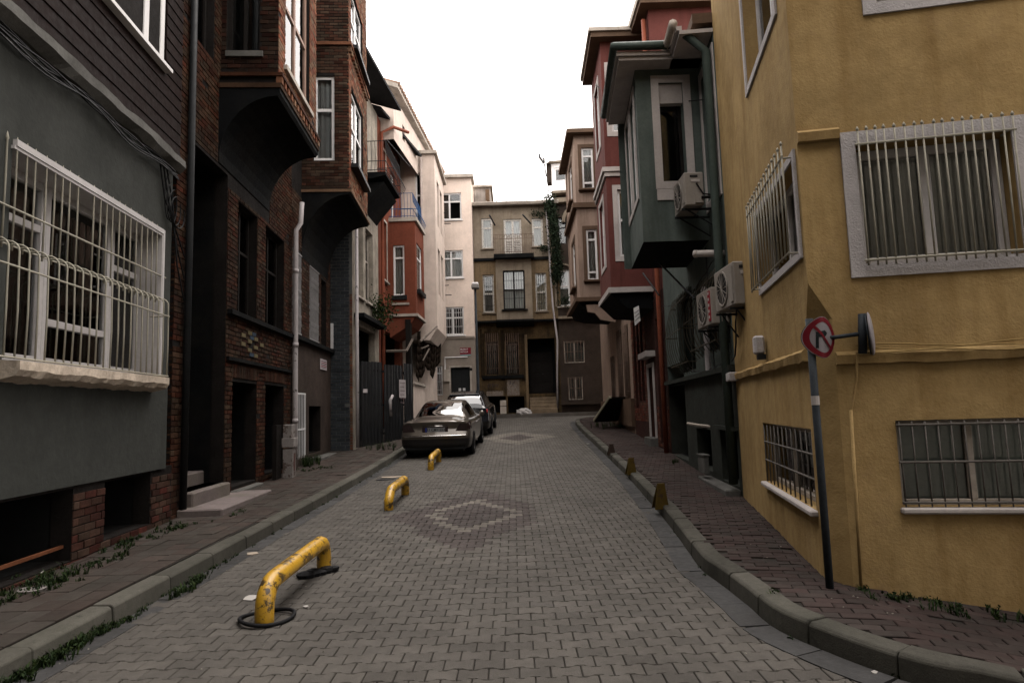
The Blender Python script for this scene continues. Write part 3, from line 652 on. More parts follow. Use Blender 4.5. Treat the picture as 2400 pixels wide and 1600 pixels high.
den = MB().box(W2, C0-.06, C1+.05, 10.95, 11.03, 0, B2P+.09).build('bay_cornice', BRICK, h3)
MB().box(W2, C0-.05, C1+.04, CZ0-.1, CZ0-.03, 0, B2P+.07).build('bay_cornice', BRICK, h3)
x = C0
while x < C1-.1: MB().box(W2, x, x+.1, 10.8, 10.95, B2P-.02, B2P+.07).build('dentil', BRICK, den); x += .2
window(W2n2, sw2, h3, mull=(), trans=(.6,), d=-.05, fw=.08, curtain='net')
window(W2f2, fw2a, h3, mull=(.5,), trans=(.55,), d=-.05, fw=.07); window(W2f2, fw2b, h3, mull=(.5,), trans=(.55,), d=-.05, fw=.07)
for q in (fw2a, fw2b): MB().box(W2f2, q[0]-.1, q[1]+.1, q[2]-.1, q[2]-.004, -.03, .2).build('bay_sill', BLACK, h3)
GIRON = pm('grey_iron', (.26, .25, .25), rough=.5, var=.15, bump=0)  # scissor gates, greyer than the white iron
WIRON = pm('white_iron', (.55, .54, .54), rough=.45, var=.12, bump=0)
for q in (g1, g2):
    window(W2, q, h3, fm=DWOOD, d=-.16); o = MB().box(W2, q[0], q[1], q[2]+.02, q[2]+.05, -.02, .02).box(W2, q[0], q[1], q[3]-.05, q[3]-.02, -.02, .02).build('scissor_gate', GIRON, h3)
    nb = 8
    for i in range(nb): u = q[0]+(q[1]-q[0])*(i+.3)/nb; MB().box(W2, u, u+.014, q[2], q[3], -.012, .012).build('bar', GIRON, o)
    for (zc) in (q[2]+.35, q[2]+.95, q[2]+1.5):
        m = MB()
        for i in range(nb-1):
            u = q[0]+(q[1]-q[0])*(i+.4)/nb; v = q[0]+(q[1]-q[0])*(i+1.4)/nb
            m.tube([W2.pt(u, zc-.14, .02), W2.pt(v, zc+.14, .02)], .007, 4); m.tube([W2.pt(u, zc+.14, .024), W2.pt(v, zc-.14, .024)], .007, 4)
        m.build('lattice', GIRON, o)
window(W2, g3, h3, fm=DWOOD, d=-.16)
for q in (gd, gx): recess(W2, q, h3, .8, SHADE_BLK, 'basement_recess')
o = MB().box(W2, gd[0], gd[1], gd[2]+.6, gd[2]+.64, .01, .03).box(W2, gd[0], gd[1], gd[3]-.04, gd[3], .01, .03).box(W2, gd[1]-.03, gd[1], gd[2], gd[3], .0, .035).build('gate', WIRON, h3, 'white barred basement gate')
for i in range(8): u = gd[0]+(gd[1]-gd[0])*(i+.3)/8; MB().tube([W2.pt(u, gd[2]-.05, .02), W2.pt(u, gd[3], .02)], .011, 6).build('bar', WIRON, o)
MB().box(W2, SPL+.05, W2.L, 3.42, 3.52, 0, .14).build('string_course', SHADE_BLK, h3)
RENB = pm('brown_render', (.05, .037, .031), var=.35, bump=.4, dirt=.5)
m = wallpart(W2.off(.02), SPL+.08, W2.L-.02, .3, 3.42, [gd, gx], RENB, h3, body=0, depth=.1, name='rendered_base', sides=False)
MB().box(W2, W2.uv(773, 800)[0], W2.uv(779, 800)[0], 3.56, 4.3, .02, .1).build('white_board', WIRON, h3)
MB().box(W2, W2.uv(725, 1080)[0], W2.L-.1, .2, G(-5, 16.5)+.22, 0, .3).build('entrance_step', CONC, h3, bevel=.02)
pq = W2.rect(751, 840, 765, 868, .04); o = MB().box(W2, pq[0], pq[1], pq[2], pq[3], .03, .05).build('wall_notice', pm('notice_paper', (.42, .37, .38), bump=0), None); tag(o, 'small pale notice board with red and grey lines on the dark brick house', 'sign')
for i in range(5):
    z = pq[3]-(.08+.16*i)*(pq[3]-pq[2])-.02; MB().box(W2, pq[0]+.04, pq[1]-.05, z-.02, z+.0, .051, .054).build('text_line', pm('notice_red', (.2, .05, .06)) if i % 2 else pm('notice_grey', (.12, .11, .12)), o)
# meter pillar beside the arches
um = W2.uv(641, 1060)[0]; mp = thing('meter_pillar', 'narrow grey utility meter pillar leaning on a dark board by the arches', 'utility box', W2.pt(um, .4, .25))
MG = pm('worn_grey_metal', (.22, .2, .19), rough=.6, worn=.8, wcol=(.07, .045, .035), wscale=5, wthr=.55, dirt=.3)
zz = W2.uv(641, 1126, .3)[1]; zt = W2.uv(641, 997, .3)[1]; hh = zt-zz
MB().box(W2, um-.13, um+.13, zz-.1, zz+hh*.52, .22, .42).build('cabinet', MG, mp, bevel=.01); MB().box(W2, um-.15, um+.15, zz+hh*.55, zz+hh*.74, .2, .45).build('collar', MG, mp, bevel=.01); MB().box(W2, um-.13, um+.13, zz+hh*.74, zt, .22, .4).build('cabinet', MG, mp, bevel=.01)
MB().box(W2, um-.48, um-.14, .1, zt, .12, .2).build('back_board', DWOOD, mp); MB().box(W2, um-.06, um+.05, zz+.1, zz+.45, .421, .426).build('rust_plate', pm('rust_plate', (.09, .05, .045)), mp)

# ---- L3 narrow stucco house with black balcony
STUC = pm('stained_stucco', (.3, .265, .22), var=.3, bump=.4, bscale=30, dirt=.6, dcol=(.07, .06, .05), streak=.5)
W3r = Wall(-5.5, 18.8, -4.62, 18.8); W3 = Wall(-4.62, 18.8, -4.55, 22.2)
h4 = thing('stucco_house', 'narrow stained stucco house with a black wrought iron balcony', 'house', W3.pt(1.7, .6, -1))
cdo = W3.rect(862, 300, 882, 420); cdo = (.6, 1.7, 9.2, 11.4); cw = (.4, 1.3, 5.2, 7.6); cw2 = (1.6, 2.6, 5.2, 7.6); cg = (.5, 2.8, .6, 4.3)
wallpart(W3, 0, W3.L, 0, 12.2, [cdo, cw, cw2, cg], STUC, h4, body=5)
wr3 = wallpart(W3r, -.6, .88, 0, 12.2, [], MORT, h4, body=0, sides=False, name='return_wall')
DB = pm('blue_black_brick', (.035, .04, .045), var=.3, isl=.2, bump=.3)
MORTL = pm('pale_mortar', (.1, .1, .095), var=.3)
wr3.data.materials[0] = MORTL
Bricks(.24, .085, .014).face(W3r, -.6, .8, .5, 8.2).build(wr3, DB, 200)
Bricks(.2, .068, .011).face(W3r, .8, .88, .5, 5.2).build(wr3, BRICK, 0)
for q in (cw, cw2): window(W3, q, h4, fm=STONE, mull=(.5,), trans=(.6,), d=-.15, sill=.06)
window(W3, cdo, h4, fm=DWOOD, mull=(.5,), trans=(.7,), d=-.15, name='balcony_door')
recess(W3, cg, h4, .9, SHADE_BLK, 'shopfront_recess')
MB().tube([W3.pt(.12, .7, .1), W3.pt(.12, 3, .1), W3.pt(.12, 7.4, .1)], .05, 10).build('drainpipe', PIPEW, h4, smooth=True)
EAVE = pm('black_eave', (.02, .02, .021), var=.3, bump=.3)
def eave(p0, p1, inward, zr, mat, parent, drop=.0, rise=.35, tiles=None, th=.1):
    """sloping eave: outer edge p0->p1 (Vectors with z), inward offset Vector"""
    m = MB(); P = [p0, p1, p1+inward+Vector((0, 0, rise)), p0+inward+Vector((0, 0, rise))]; Q = [p-Vector((0, 0, th)) for p in P]
    m.add(P+Q, [(0, 1, 2, 3), (7, 6, 5, 4), (0, 4, 5, 1), (1, 5, 6, 2), (2, 6, 7, 3), (3, 7, 4, 0)]); o = m.build('eave', mat, parent)
    if tiles:
        n = int((p1-p0).length/.22)
        for i in range(n):
            a = p0.lerp(p1, (i+.5)/n); m = MB().tube([a+Vector((0, 0, .03))-inward.normalized()*.05, a+inward*.6+Vector((0, 0, .03+rise*.6))], .085, 8); m.build('roof_tile', tiles, o, smooth=True)
    return o
e0, e1 = at(854, 100, 18.2), at(940, 255, 22.2)
eave(e0, e1, Vector((-1.6, 0, 0)), 0, EAVE, h4, rise=.5)
def balcony(W, u0, u1, z, proj, parent, mat, slabm, bar=8, h=1.0, slab=True, label=None):
    o = MB().prof(W, u0, u1, [(-.05, z-.22), (proj*.5, z-.2), (proj, z-.1), (proj, z), (-.05, z)]).build('balcony', slabm, parent, label) if slab else MB().box(W, u0, u1, z-.03, z, -.02, proj).build('balcony', slabm, parent, label)
    bel = lambda t, s: [(s*.02), (s*.16), (s*.2), (s*.1), 0][t]
    rail = MB()
    for zz in (z+.06, z+.35, z+h): rail.tube([W.pt(u0, zz, 0), W.pt(u0, zz, proj), W.pt(u1, zz, proj), W.pt(u1, zz, 0)], .014, 6)
    rail.build('rail', mat, o)
    n = max(3, int((u1-u0)/.11))
    for i in range(n+1):
        u = u0+(u1-u0)*i/n; MB().tube([W.pt(u, z+.02, proj), W.pt(u, z+.1, proj+.14), W.pt(u, z+.22, proj+.2), W.pt(u, z+.4, proj+.13), W.pt(u, z+.6, proj+.02), W.pt(u, z+h, proj)], .008, 5).build('baluster', mat, o)
    for k in range(int(proj/.12)):
        d = .1+k*.12
        for u in (u0, u1): MB().tube([W.pt(u, z+.02, d), W.pt(u, z+.5, d+.02), W.pt(u, z+h, d)], .008, 5).build('baluster', mat, o)
    return o
zb3 = at(908, 405, 19.9).z
balcony(W3, 1.0, 3.3, zb3, .8, h4, BARD, SHADE_BLK, label='black wrought iron balcony with bellied balusters')
MB().prof(W3, 1.2, 3.2, [(0, zb3-1.1), (.15, zb3-.9), (.7, zb3-.25), (0, zb3-.25)]).build('balcony_bracket', SHADE_BLK, h4)
MB().tube([W3.pt(1.0, zb3+1.02, .85), W3.pt(3.4, zb3+1.05, 1.15)], .015, 6).build('clothes_line_arm', BARD, h4)
MB().box(W3, .2, 3.3, 4.5, 4.62, 0, .3).build('string_course', SHADE_BLK, h4)
# ---- L4 terracotta house
TER = pm('terracotta_render', (.165, .05, .03), var=.2, scale=1.3, bump=.3, bscale=26, dirt=.35, dcol=(.09, .035, .022), streak=.35)
W4 = Wall(-4.55, 22.2, -4.45, 26.4)
h5 = thing('terracotta_house', 'terracotta red house with a boxed bay carrying a blue balcony', 'house', W4.pt(2, .8, -1))
D0 = 1.8; DP = .98
W4n = Wall(*W4.pt(D0, 0, 0).xy, *W4.pt(D0, 0, DP).xy); W4f = W4.off(DP); D1 = W4f.uv(993, 600)[0]
dz0 = W4n.uv(973, 742)[1]; dz1 = W4n.uv(973, 518)[1]
nw = (.55, 1.35, 6.4, 8.6); dw = (D0+.4, D0+1.3, dz1+.02, dz1+2.2); uw4 = (.5, 1.3, 9.6, 11.3); gg = (.3, 3.6, .8, 4.6)
wallpart(W4, 0, W4.L, 0, 12.2, [nw, dw, uw4, gg], TER, h5, body=5); recess(W4, gg, h5, .95, SHADE_BLK, 'shopfront_recess')
snw = W4n.rect(921, 575, 949, 692); sfw = (W4f.uv(977, 620)[0], W4f.uv(989, 620)[0], dz0+1.1, dz0+2.9)
bp = wallpart(W4n, 0, DP, dz0, dz1, [snw], TER, h5, body=0, sides=False, name='bay_side'); wallpart(W4f, D0, D1, dz0, dz1, [sfw], TER, h5, body=0, sides=False, name='bay_front')
wallpart(Wall(*W4.pt(D1, 0, DP).xy, *W4.pt(D1, 0, 0).xy), 0, DP, dz0, dz1, [], TER, h5, body=0, sides=False, name='bay_side')
MB().box(W4, D0-.06, D1+.06, dz1, dz1+.14, 0, DP+.08).build('bay_roof_slab', STONE, h5); MB().box(W4, D0-.05, D1+.05, dz0+.02, dz0+.12, 0, DP+.07).build('bay_cornice', STONE, h5)
MB().prof(W4, D0+.03, D1-.03, [(0, dz0-.75), (DP*.75, dz0-.3), (DP*.97, dz0), (0, dz0)]).build('bay_soffit', TER, h5)
window(W4n, snw, h5, trans=(.75,), d=-.06, fw=.07, curtain='cloth'); MB().box(W4n, snw[0]-.05, snw[1]+.08, snw[2]-.16, snw[2]-.004, 0, .08).build('bay_sill', BLACK, h5); MB().box(W4n, snw[0]-.05, DP*.75, snw[2]-.36, snw[2]-.28, 0, .06).build('moulding', STONE, h5)
window(W4f, sfw, h5, trans=(.7,), d=-.04, fw=.07); MB().box(W4f, sfw[0]-.06, sfw[1]+.06, sfw[2]-.16, sfw[2]-.004, 0, .14).build('bay_sill', BLACK, h5)
for q in (nw, uw4): window(W4, q, h5, trans=(.7,), d=-.1, sill=.08, sur=.08, surm=STONE)
window(W4, dw, h5, mull=(.5,), d=-.1, name='balcony_door')
balcony(W4, D0+.02, D1-.05, dz1+.15, DP-.08, h5, pm('blue_iron', (.04, .09, .2), rough=.5, bump=0), STONE, slab=False, label='blue iron balcony railing on top of the bay', h=.95)
PT = pm('terracotta_pipe', (.2, .06, .035), rough=.5)
MB().tube([W4.pt(.15, 1.2, .12), W4.pt(.15, 6, .12), W4.pt(.15, 11.6, .12), W4.pt(.4, 11.9, .5), W4.pt(.9, 11.9, .95)], .06, 10).build('drainpipe', PT, h5, smooth=True)
eave(at(893, 250, 21.9), at(988, 363, 26), Vector((-1.5, 0, 0)), 0, EAVE, h5, rise=.5)
MB().box(W4f, D0-.05, D0+.2, .5, dz0-.1, -.4, -.2).build('timber_prop', DWOOD, h5)
# struts and clutter below the bay
m = MB(); m.tube([at(905, 823, 23.2), at(952, 822, 23.4)], .05, 6); m.tube([at(952, 823, 23.4), at(967, 795, 24)], .05, 6); m.tube([at(985, 800, 24.2), at(1024, 765, 26)], .04, 6); m.tube([at(991, 845, 24.5), at(1006, 817, 25)], .03, 6); m.tube([at(987, 817, 24.5), at(1004, 810, 25)], .03, 6)
m.build('strut', pm('weathered_timber', (.12, .1, .085)), h5)
# ---- L5 pinkish white house
PINK = pm('pinkish_white_render', (.6, .5, .435), var=.12, bump=.25, bscale=24, dirt=.3, dcol=(.3, .24, .2), streak=.25)
W5 = Wall(-4.3, 26.4, -3.6, 31.0); h6 = thing('pinkish_white_house', 'pinkish white house with tall bay and barrel tiles along its roof edge', 'house', W5.pt(2, 1.2, -1))
Wn5 = Wall(-4.3, 26.4, -3.05, 26.4); EP = 1.2; W5f = W5.off(EP); 
ez0 = Wn5.uv(1020, 768)[1]; ez1 = Wn5.uv(1020, 362)[1]
x5 = at(1021, 560, 26.4).x; Wn5 = Wall(-4.32, 26.4, x5, 26.4); W5b = Wall(x5, 26.4, at(1042, 560, 30.2).x, 30.2)
wallpart(W5, 0, W5.L, 0, 12.9, [(1, 2, 10.5, 12), (3.1, 4.0, 10.5, 12)], PINK, h6, body=5)
s5 = Wn5.rect(973, 405, 989, 520)
fo = [(.8, 1.6, 6.6, 8.6), (2.0, 2.9, 6.6, 8.6), (.8, 1.6, 9.6, 11.6), (2.0, 2.9, 9.6, 11.6)]
wallpart(Wn5, 0, Wn5.L, ez0, ez1, [s5], PINK, h6, body=0, sides=False, name='bay_side'); wallpart(W5b, 0, W5b.L, ez0, ez1, fo, PINK, h6, body=0, sides=False, name='bay_front', depth=.3)
wallpart(Wall(*W5b.pt(W5b.L, 0).xy, -3.7, 30.4), 0, .75, ez0, ez1, [], PINK, h6, body=0, sides=False, name='bay_side')
window(Wn5, s5, h6, trans=(.55,), d=-.1, fw=.06, sur=.06, surm=PINK)
for q in fo: window(W5b, q, h6, mull=(.5,), trans=(.7,), d=-.2)
MB().prism([(0, ez0-.5), (Wn5.L-.3, ez0-.5), (Wn5.L, ez0), (0, ez0)], -3.7, 0, Wn5).build('bay_soffit', PINK, h6)
MB().box(Wn5, -.02, Wn5.L+.12, ez1, ez1+.14, -3.8, .15).build('bay_roof_slab', STONE, h6)
MB().tube([Wn5.pt(Wn5.L-.55, ez0+.5, .08), Wn5.pt(Wn5.L-.55, 8, .08), Wn5.pt(Wn5.L-.55, ez1-.1, .08)], .05, 8).build('drainpipe', pm('pale_pipe', (.36, .3, .27), rough=.5), h6, smooth=True)
RT = pm('clay_roof_tile', (.3, .2, .15), var=.25, bump=.3, isl=.2)
eave(at(932, 196, 22.6), at(1041, 408, 31), Vector((-1.2, 0, 0)), 0, STONE, h6, rise=.4, tiles=RT, th=.16)
W5u = Wall(-4.05, 22.7, -3.27, 31); wallpart(W5u, 0, W5u.L, 11.5, 13.15, [(1.2, 1.6, 12.0, 12.6), (6.0, 6.5, 12.1, 12.7)], PINK, h6, body=3.5, name='attic_wall'); 
for q in ((1.2, 1.6, 12.0, 12.6), (6.0, 6.5, 12.1, 12.7)): window(W5u, q, h6, fm=DWOOD, d=-.1)
for (p, q) in (((1027, 500), (1048, 498)), ((1028, 526), (1056, 524)), ((1025, 671), (1052, 668)), ((1030, 692), (1058, 691))):
    MB().tube([at(*p, 30.3), at(*q, 29.9)], .02, 5).build('clothes_bar', BARD, h6)
# ---- L6 cream house closing the street
CREAM = pm('cream_render', (.7, .58, .5), var=.12, scale=1.2, bump=.3, bscale=16, dirt=.25, dcol=(.36, .28, .22), streak=.15)
GREIGE = pm('greige_render', (.26, .22, .185), var=.18, bump=.25, bscale=20, dirt=.35, dcol=(.2, .17, .14))
W6 = Wall(-4.6, 31, -1.78, 31); h7 = thing('cream_house', 'tall cream house facing the camera at the left end of the street', 'house', W6.pt(1.5, 1.3, -1))
w61 = W6.rect(1034, 453, 1082, 514); w62 = W6.rect(1038, 587, 1086, 650); w63 = W6.rect(1040, 720, 1088, 784); dd = W6.rect(1056, 861, 1103, 940); gw = W6.rect(996, 858, 1038, 926)
dd = (dd[0], dd[1], 1.3, dd[3]); zl = W6.uv(1080, 790)[1]
wallpart(W6, 0, W6.L, zl, W6.uv(1080, 415)[1], [w61, w62, w63], CREAM, h7, body=5); wallpart(W6, 0, W6.L, 0, zl, [dd, gw], GREIGE, h7, body=5, name='ground_floor_wall')
MB().box(W6, 0, W6.L, zl-.06, zl+.03, 0, .06).build('string_course', GREIGE, h7)
window(W6, w61, h7, mull=(.4,), trans=(.68,), d=-.06, fw=.07, skip=(2,), sill=.05, surm=WHITEPVC)
window(W6, w62, h7, mull=(.4,), trans=(.7,), d=-.06, fw=.07, curtain='net', sill=.05, surm=WHITEPVC); window(W6, w63, h7, mull=(.45,), trans=(.62,), d=-.06, fw=.07, sill=.08, surm=WHITEPVC)
grille(W6, w63[0]+.03, w63[1]-.03, w63[2], w63[3], h7, 9, d=-.02, rails=(.3, .8), mat=WIRON, r=.009)
window(W6, gw, h7, mull=(.5,), trans=(.75,), d=-.12, fw=.07, curtain=pm('red_brown_curtain', (.12, .06, .045))); grille(W6, gw[0]+.02, gw[1]-.02, gw[2], gw[3]-.1, h7, 9, d=.04, rails=(.2, .5, .8), mat=WIRON, r=.013, spike=.06)
door(W6, (dd[0]+.03, dd[1]-.03, 1.35, dd[3]-.03), h7, -.15, BLACK, 2); m = MB(); m.box(W6, dd[0]-.08, dd[0], 1.3, dd[3]+.07, 0, .03); m.box(W6, dd[1], dd[1]+.08, 1.3, dd[3]+.07, 0, .03); m.box(W6, dd[0], dd[1], dd[3], dd[3]+.07, 0, .03); m.build('door_surround', STONE, h7)
for k in (0, 1): u = W6.uv(1077+10*k, 895)[0]; MB().box(W6, u-.06, u+.06, 2.45, 2.75, -.13, -.125).build('door_sticker', WIRON, h7)
MB().box(W6, -.1, W6.L+.12, W6.uv(1080, 418)[1], W6.uv(1080, 411)[1], -1, .2).build('roof_edge', STONE, h7)
mb6 = W6.rect(1040, 866, 1054, 894); MB().box(W6, *mb6, 0, .15).build('meter_box', STONE, h7, bevel=.01)
MB().tube([W6.pt(W6.uv(1043, 866)[0], mb6[3], .04), W6.pt(W6.uv(1043, 838)[0], W6.uv(1043, 838)[1], .04), W6.pt(W6.uv(1096, 836)[0], W6.uv(1096, 836)[1], .04)], .03, 6).build('conduit', WHITEPVC, h7)
sg = W6.rect(1078, 815, 1104, 830, .03); o = MB().box(W6, *sg, .02, .045).build('street_name_sign', pm('sign_maroon', (.17, .02, .03), rough=.4, bump=0, var=.1), None); tag(o, 'maroon street name plate with white lettering on the cream house', 'sign')
text_mesh('MURAT', .11, 'lettering', WIRON, o, wmat(W6, sg[0]+.2, sg[3]-.08, .048)); text_mesh('MOLLA', .11, 'lettering', WIRON, o, wmat(W6, sg[0]+.2, sg[3]-.2, .048))
MB().box(W6, sg[0]+.02, sg[1], sg[2]-.05, sg[2]-.004, .02, .04).build('blue_band', pm('sign_teal', (.2, .32, .32), bump=0), o)
u, z = W6.uv(1110, 865); MB().lathe(W6.pt(u-.12, z, .02), W6.n, [(0, .07), (.02, .07), (.03, .04)], 10).build('number_plaque', DWOOD, h7)
# roof hut beside it and chimney
rh = MB().abox(-1.75, -.9, 33.5, 36, 9, at(1140, 440, 33.5).z); rh.build('roof_hut', pm('weathered_board', (.3, .26, .23), var=.3, streak=.6), h7); MB().abox(-1.85, -.8, 33.3, 36, at(1140, 440, 33.5).z, at(1140, 440, 33.5).z+.1).build('roof_hut_roof', STONE, h7)

# ---- E1 ochre ruin facing down the street
OCH = pm('stained_ochre_render', (.17, .12, .07), var=.35, scale=1.1, bump=.4, bscale=18, dirt=.75, dcol=(.05, .038, .026), streak=.6)
GRB = pm('grey_brown_render', (.2, .165, .125), var=.25, scale=1.4, bump=.35, bscale=18, dirt=.5, dcol=(.08, .06, .045), streak=.5)
WE = Wall(-1.76, 32, 2.44, 32); WEu = WE.off(.35)
h8 = thing('ochre_house', 'decaying ochre house with balcony and barred windows closing the street', 'house', WE.pt(2, 1.5, -1))
zc1 = WE.uv(1200, 608)[1]; zc2 = WEu.uv(1200, 750)[1]; ztop = WEu.uv(1200, 490)[1]
q1 = WEu.rect(1128, 512, 1156, 582); q2 = WEu.rect(1180, 514, 1224, 594); q3 = WEu.rect(1246, 512, 1274, 577)
q4 = WEu.rect(1131, 644, 1159, 732); q6 = WEu.rect(1254, 640, 1283, 728)
W8b = WEu.off(.22); q5 = W8b.rect(1178, 634, 1232, 724); bb0, bb1 = W8b.uv(1163, 680)[0], W8b.uv(1247, 680)[0]
wallpart(WEu, 0, WE.L, zc1, ztop+.35, [q1, q2, q3], GRB, h8, body=0, name='upper_wall'); wallpart(WEu, 0, WE.L, zc2, zc1, [q4, q6, (bb0+.02, bb1-.02, zc2+.1, zc1-.1)], OCH, h8, body=0, name='middle_wall')
MB().box(WEu, 0, WE.L, zc2, zc2+.1, -.35, -.001).build('jetty_soffit', SHADE_BLK, h8)
wallpart(W8b, bb0, bb1, zc2-.02, zc1-.05, [q5], GRB, h8, body=0, name='bay_front')
MB().prof(WEu, bb0-.05, bb1+.05, [(-.3, zc2-.3), (.05, zc2-.24), (.3, zc2-.1), (.3, zc2), (-.3, zc2)]).build('bay_cornice', SHADE_BLK, h8)
MB().box(WEu, 0, WE.L, zc2-.09, zc2, -.3, .07).build('string_course', SHADE_BLK, h8)
gA = WE.rect(1140, 801, 1168, 877); gB = WE.rect(1186, 801, 1216, 877); eD = (WE.uv(1237, 850)[0], WE.uv(1302, 850)[0], WE.uv(1260, 922)[1], WE.uv(1260, 793)[1])
bA = WE.rect(1143, 929, 1186, 966); bB = WE.rect(1190, 929, 1230, 966)
OCHD = pm('blackened_ochre_render', (.075, .05, .025), var=.5, scale=1.4, bump=.5, bscale=14, dirt=.9, dcol=(.012, .01, .009), streak=.85)
wallpart(WE, 0, WE.L, 0, zc2, [gA, gB, eD, bA, bB], OCHD, h8, body=5, name='ground_floor_wall'); MB().box(WE, 0, WE.L, zc2, ztop-.05, -5, -1).build('house_core', OCH, h8)
for q in (q1, q3): window(WEu, q, h8, fm=OLDWHITE, trans=(.68,), d=-.06, fw=.09, curtain='cloth', sill=.06, surm=GRB)
o = window(WEu, q2, h8, fm=OLDWHITE, mull=(.5,), trans=(.42,), d=-.06, fw=.09, curtain='net', cz=.42, name='balcony_door', skip=(0, 2))
for k in range(11):
    z = q2[2]+.08+k*.083
    for a, b in ((q2[0]+.1, (q2[0]+q2[1])/2-.06), ((q2[0]+q2[1])/2+.06, q2[1]-.1)): MB().prof(WEu, a, b, [(-.1, z), (-.05, z-.02), (-.045, z+.03), (-.1, z+.055)]).build('louvre', OLDWHITE, o)
window(W8b, q5, h8, fm=DWOOD, mull=(.5,), trans=(.5,), d=-.08, fw=.07, curtain='net', sill=.1, surm=SHADE_BLK); grille(W8b, q5[0]+.05, q5[1]-.05, q5[2], q5[3], h8, 9, d=.0, rails=(.28, .5, .74), mat=BARD, r=.008)
for q in (q4, q6): window(WEu, q, h8, fm=OLDWHITE, trans=(.5,), d=-.08, fw=.08, sill=.06, surm=GRB, curtain=CURT if q is q6 else None); grille(WEu, q[0]+.06, q[1]-.06, q[2], q[3], h8, 5, d=.0, rails=(.2, .45, .7), mat=BARD, r=.008)
MB().box(WEu, 0, WE.L, zc1-.14, zc1, 0, .1).build('string_course', SHADE_BLK, h8)
bl0, bl1 = WEu.uv(1157, 590, .6)[0], WEu.uv(1251, 590, .6)[0]; bz = WEu.uv(1200, 594, .6)[1]
o = MB().box(WEu, bl0, bl1, bz-.2, bz-.0, -.02, .62).build('balcony', SHADE_BLK, h8, 'rusty iron balcony on a black slab')
RUST = pm('rusty_iron', (.13, .09, .07), var=.3, bump=.2); hb = .95
m = MB(); 
for zz in (.08, hb-.22, hb): m.tube([WEu.pt(bl0, bz+zz, 0), WEu.pt(bl0, bz+zz, .6), WEu.pt(bl1, bz+zz, .6), WEu.pt(bl1, bz+zz, 0)], .013, 5)
m.build('rail', RUST, o)
for i in range(19):
    u = bl0+(bl1-bl0)*i/18; MB().tube([WEu.pt(u, bz, .6), WEu.pt(u, bz+hb, .6)], .008, 5).build('baluster', RUST, o)
for i in range(8):
    u = bl0+(bl1-bl0)*(i+.5)/8; MB().tube([WEu.pt(u+.08*math.cos(t), bz+hb-.11+.09*math.sin(t), .6) for t in [k*.7 for k in range(10)]], .007, 4).build('scroll', RUST, o)
for (p, q) in (((1147, 504), (1160, 528)), ((1225, 503), (1244, 524))): MB().tube([at(*p, 30.9), at(*q, 31.5)], .04, 6).build('awning_arm', BARD, h8)
gt = WEu.uv(1110, 484)[1]
m = MB(); m.prof(WEu, -.06, WE.L+.05, [(.3, gt-.02), (.42, gt-.08), (.5, gt+.03), (.49, gt+.06), (-.3, gt+.2), (-.3, gt)]); m.build('gutter', STONE, h8)
for i in range(8): MB().tube([WEu.pt(.2+i*.5, gt+.08, .5), WEu.pt(.2+i*.5, gt+.14, -.2)], .03, 5).build('gutter_strap', STONE, h8)
for (px, py0, py1, wd) in ((1142, 445, 484, .1), (1178, 474, 484, .16)):
    a = at(px, py0, 33); MB().abox(a.x-wd, a.x+wd, 32.9, 33.2, 11, a.z).build('chimney', BRICK, h8)
MB().tube([WEu.pt(WEu.uv(x, y, .45)[0], WEu.uv(x, y, .45)[1], d) for x, y, d in ((1281, 492, .35), (1289, 606, .2), (1296, 713, .25), (1307, 795, .2), (1308, 880, -.15), (1309, 958, -.2))], .045, 8).build('drainpipe', PIPEW, h8, smooth=True)
for q in (gA, gB): window(WE, q, h8, fm=DWOOD, mull=(.5,), trans=(.7,), d=-.1, fw=.08); grille(WE, q[0]-.02, q[1]+.02, q[2], q[3]+.35, h8, 7, d=.05, rails=(.15, .75), mat=RUST, r=.012, spike=.08)
MB().box(WE, gA[0]-.25, gB[1]+.25, gA[2]-.22, gA[2]-.05, 0, .12).build('window_ledge', SHADE_BLK, h8)
random.seed(31); PLK = pm('rotten_plank', (.04, .026, .014), rough=.95, var=.5, scale=4, bump=.5, bscale=30, isl=.6, dirt=.7, dcol=(.008, .007, .006), streak=.6)
x = .1
while x < eD[0]-.25:
    wd = random.uniform(.09, .2); z0_ = gA[2]-.1-random.uniform(0, .25) if not any(q[0]-.05 < x+wd/2 < q[1]+.05 for q in (gA, gB)) else gA[3]+.02; z1_ = zc2-.25-random.uniform(0, .5)
    MB().box(WE, x, x+wd-.015, z0_, z1_, 0, random.uniform(.015, .04)).build('plank', PLK, h8); x += wd
recess(WE, eD, h8, .98, SHADE_BLK, 'entrance_recess'); door(WE, (eD[0]+.1, eD[1]-.1, eD[2], eD[3]-.6), h8, -.9, DWOOD, 4)
for q in (bA, bB): recess(WE, q, h8, .8, SHADE_BLK, 'basement_opening')
z0 = G(0, 32)+.1; z1 = eD[2]
for k in range(5): zz = z0+(z1-z0)*(k+1)/5; MB().box(WE, eD[0]+.03, eD[1]-.03, z0-.3, zz, -.5, .75-.24*k).build('entrance_step', pm('worn_stone_step', (.16, .12, .08), var=.3, dirt=.5), h8, bevel=.02)
MB().box(WE, eD[0]-.12, eD[0], z0, eD[3]+.2, 0, .1).build('door_pilaster', OCH, h8)
GRAF = pm('graffiti_white', (.17, .15, .135), var=.4, worn=.9, wcol=(.12, .08, .05), wscale=20, wthr=.5); GRAFD = pm('graffiti_dark', (.05, .04, .04))
a = WE.rect(1188, 890, 1218, 926); m = MB().box(WE, a[0], a[1], a[2], a[3], 0, .006); m.build('plaster_patch', GRAF, h8)
a = WE.rect(1140, 917, 1180, 927); MB().box(WE, a[0], a[1], a[2], a[3], 0, .006).build('plaster_patch', GRAF, h8)
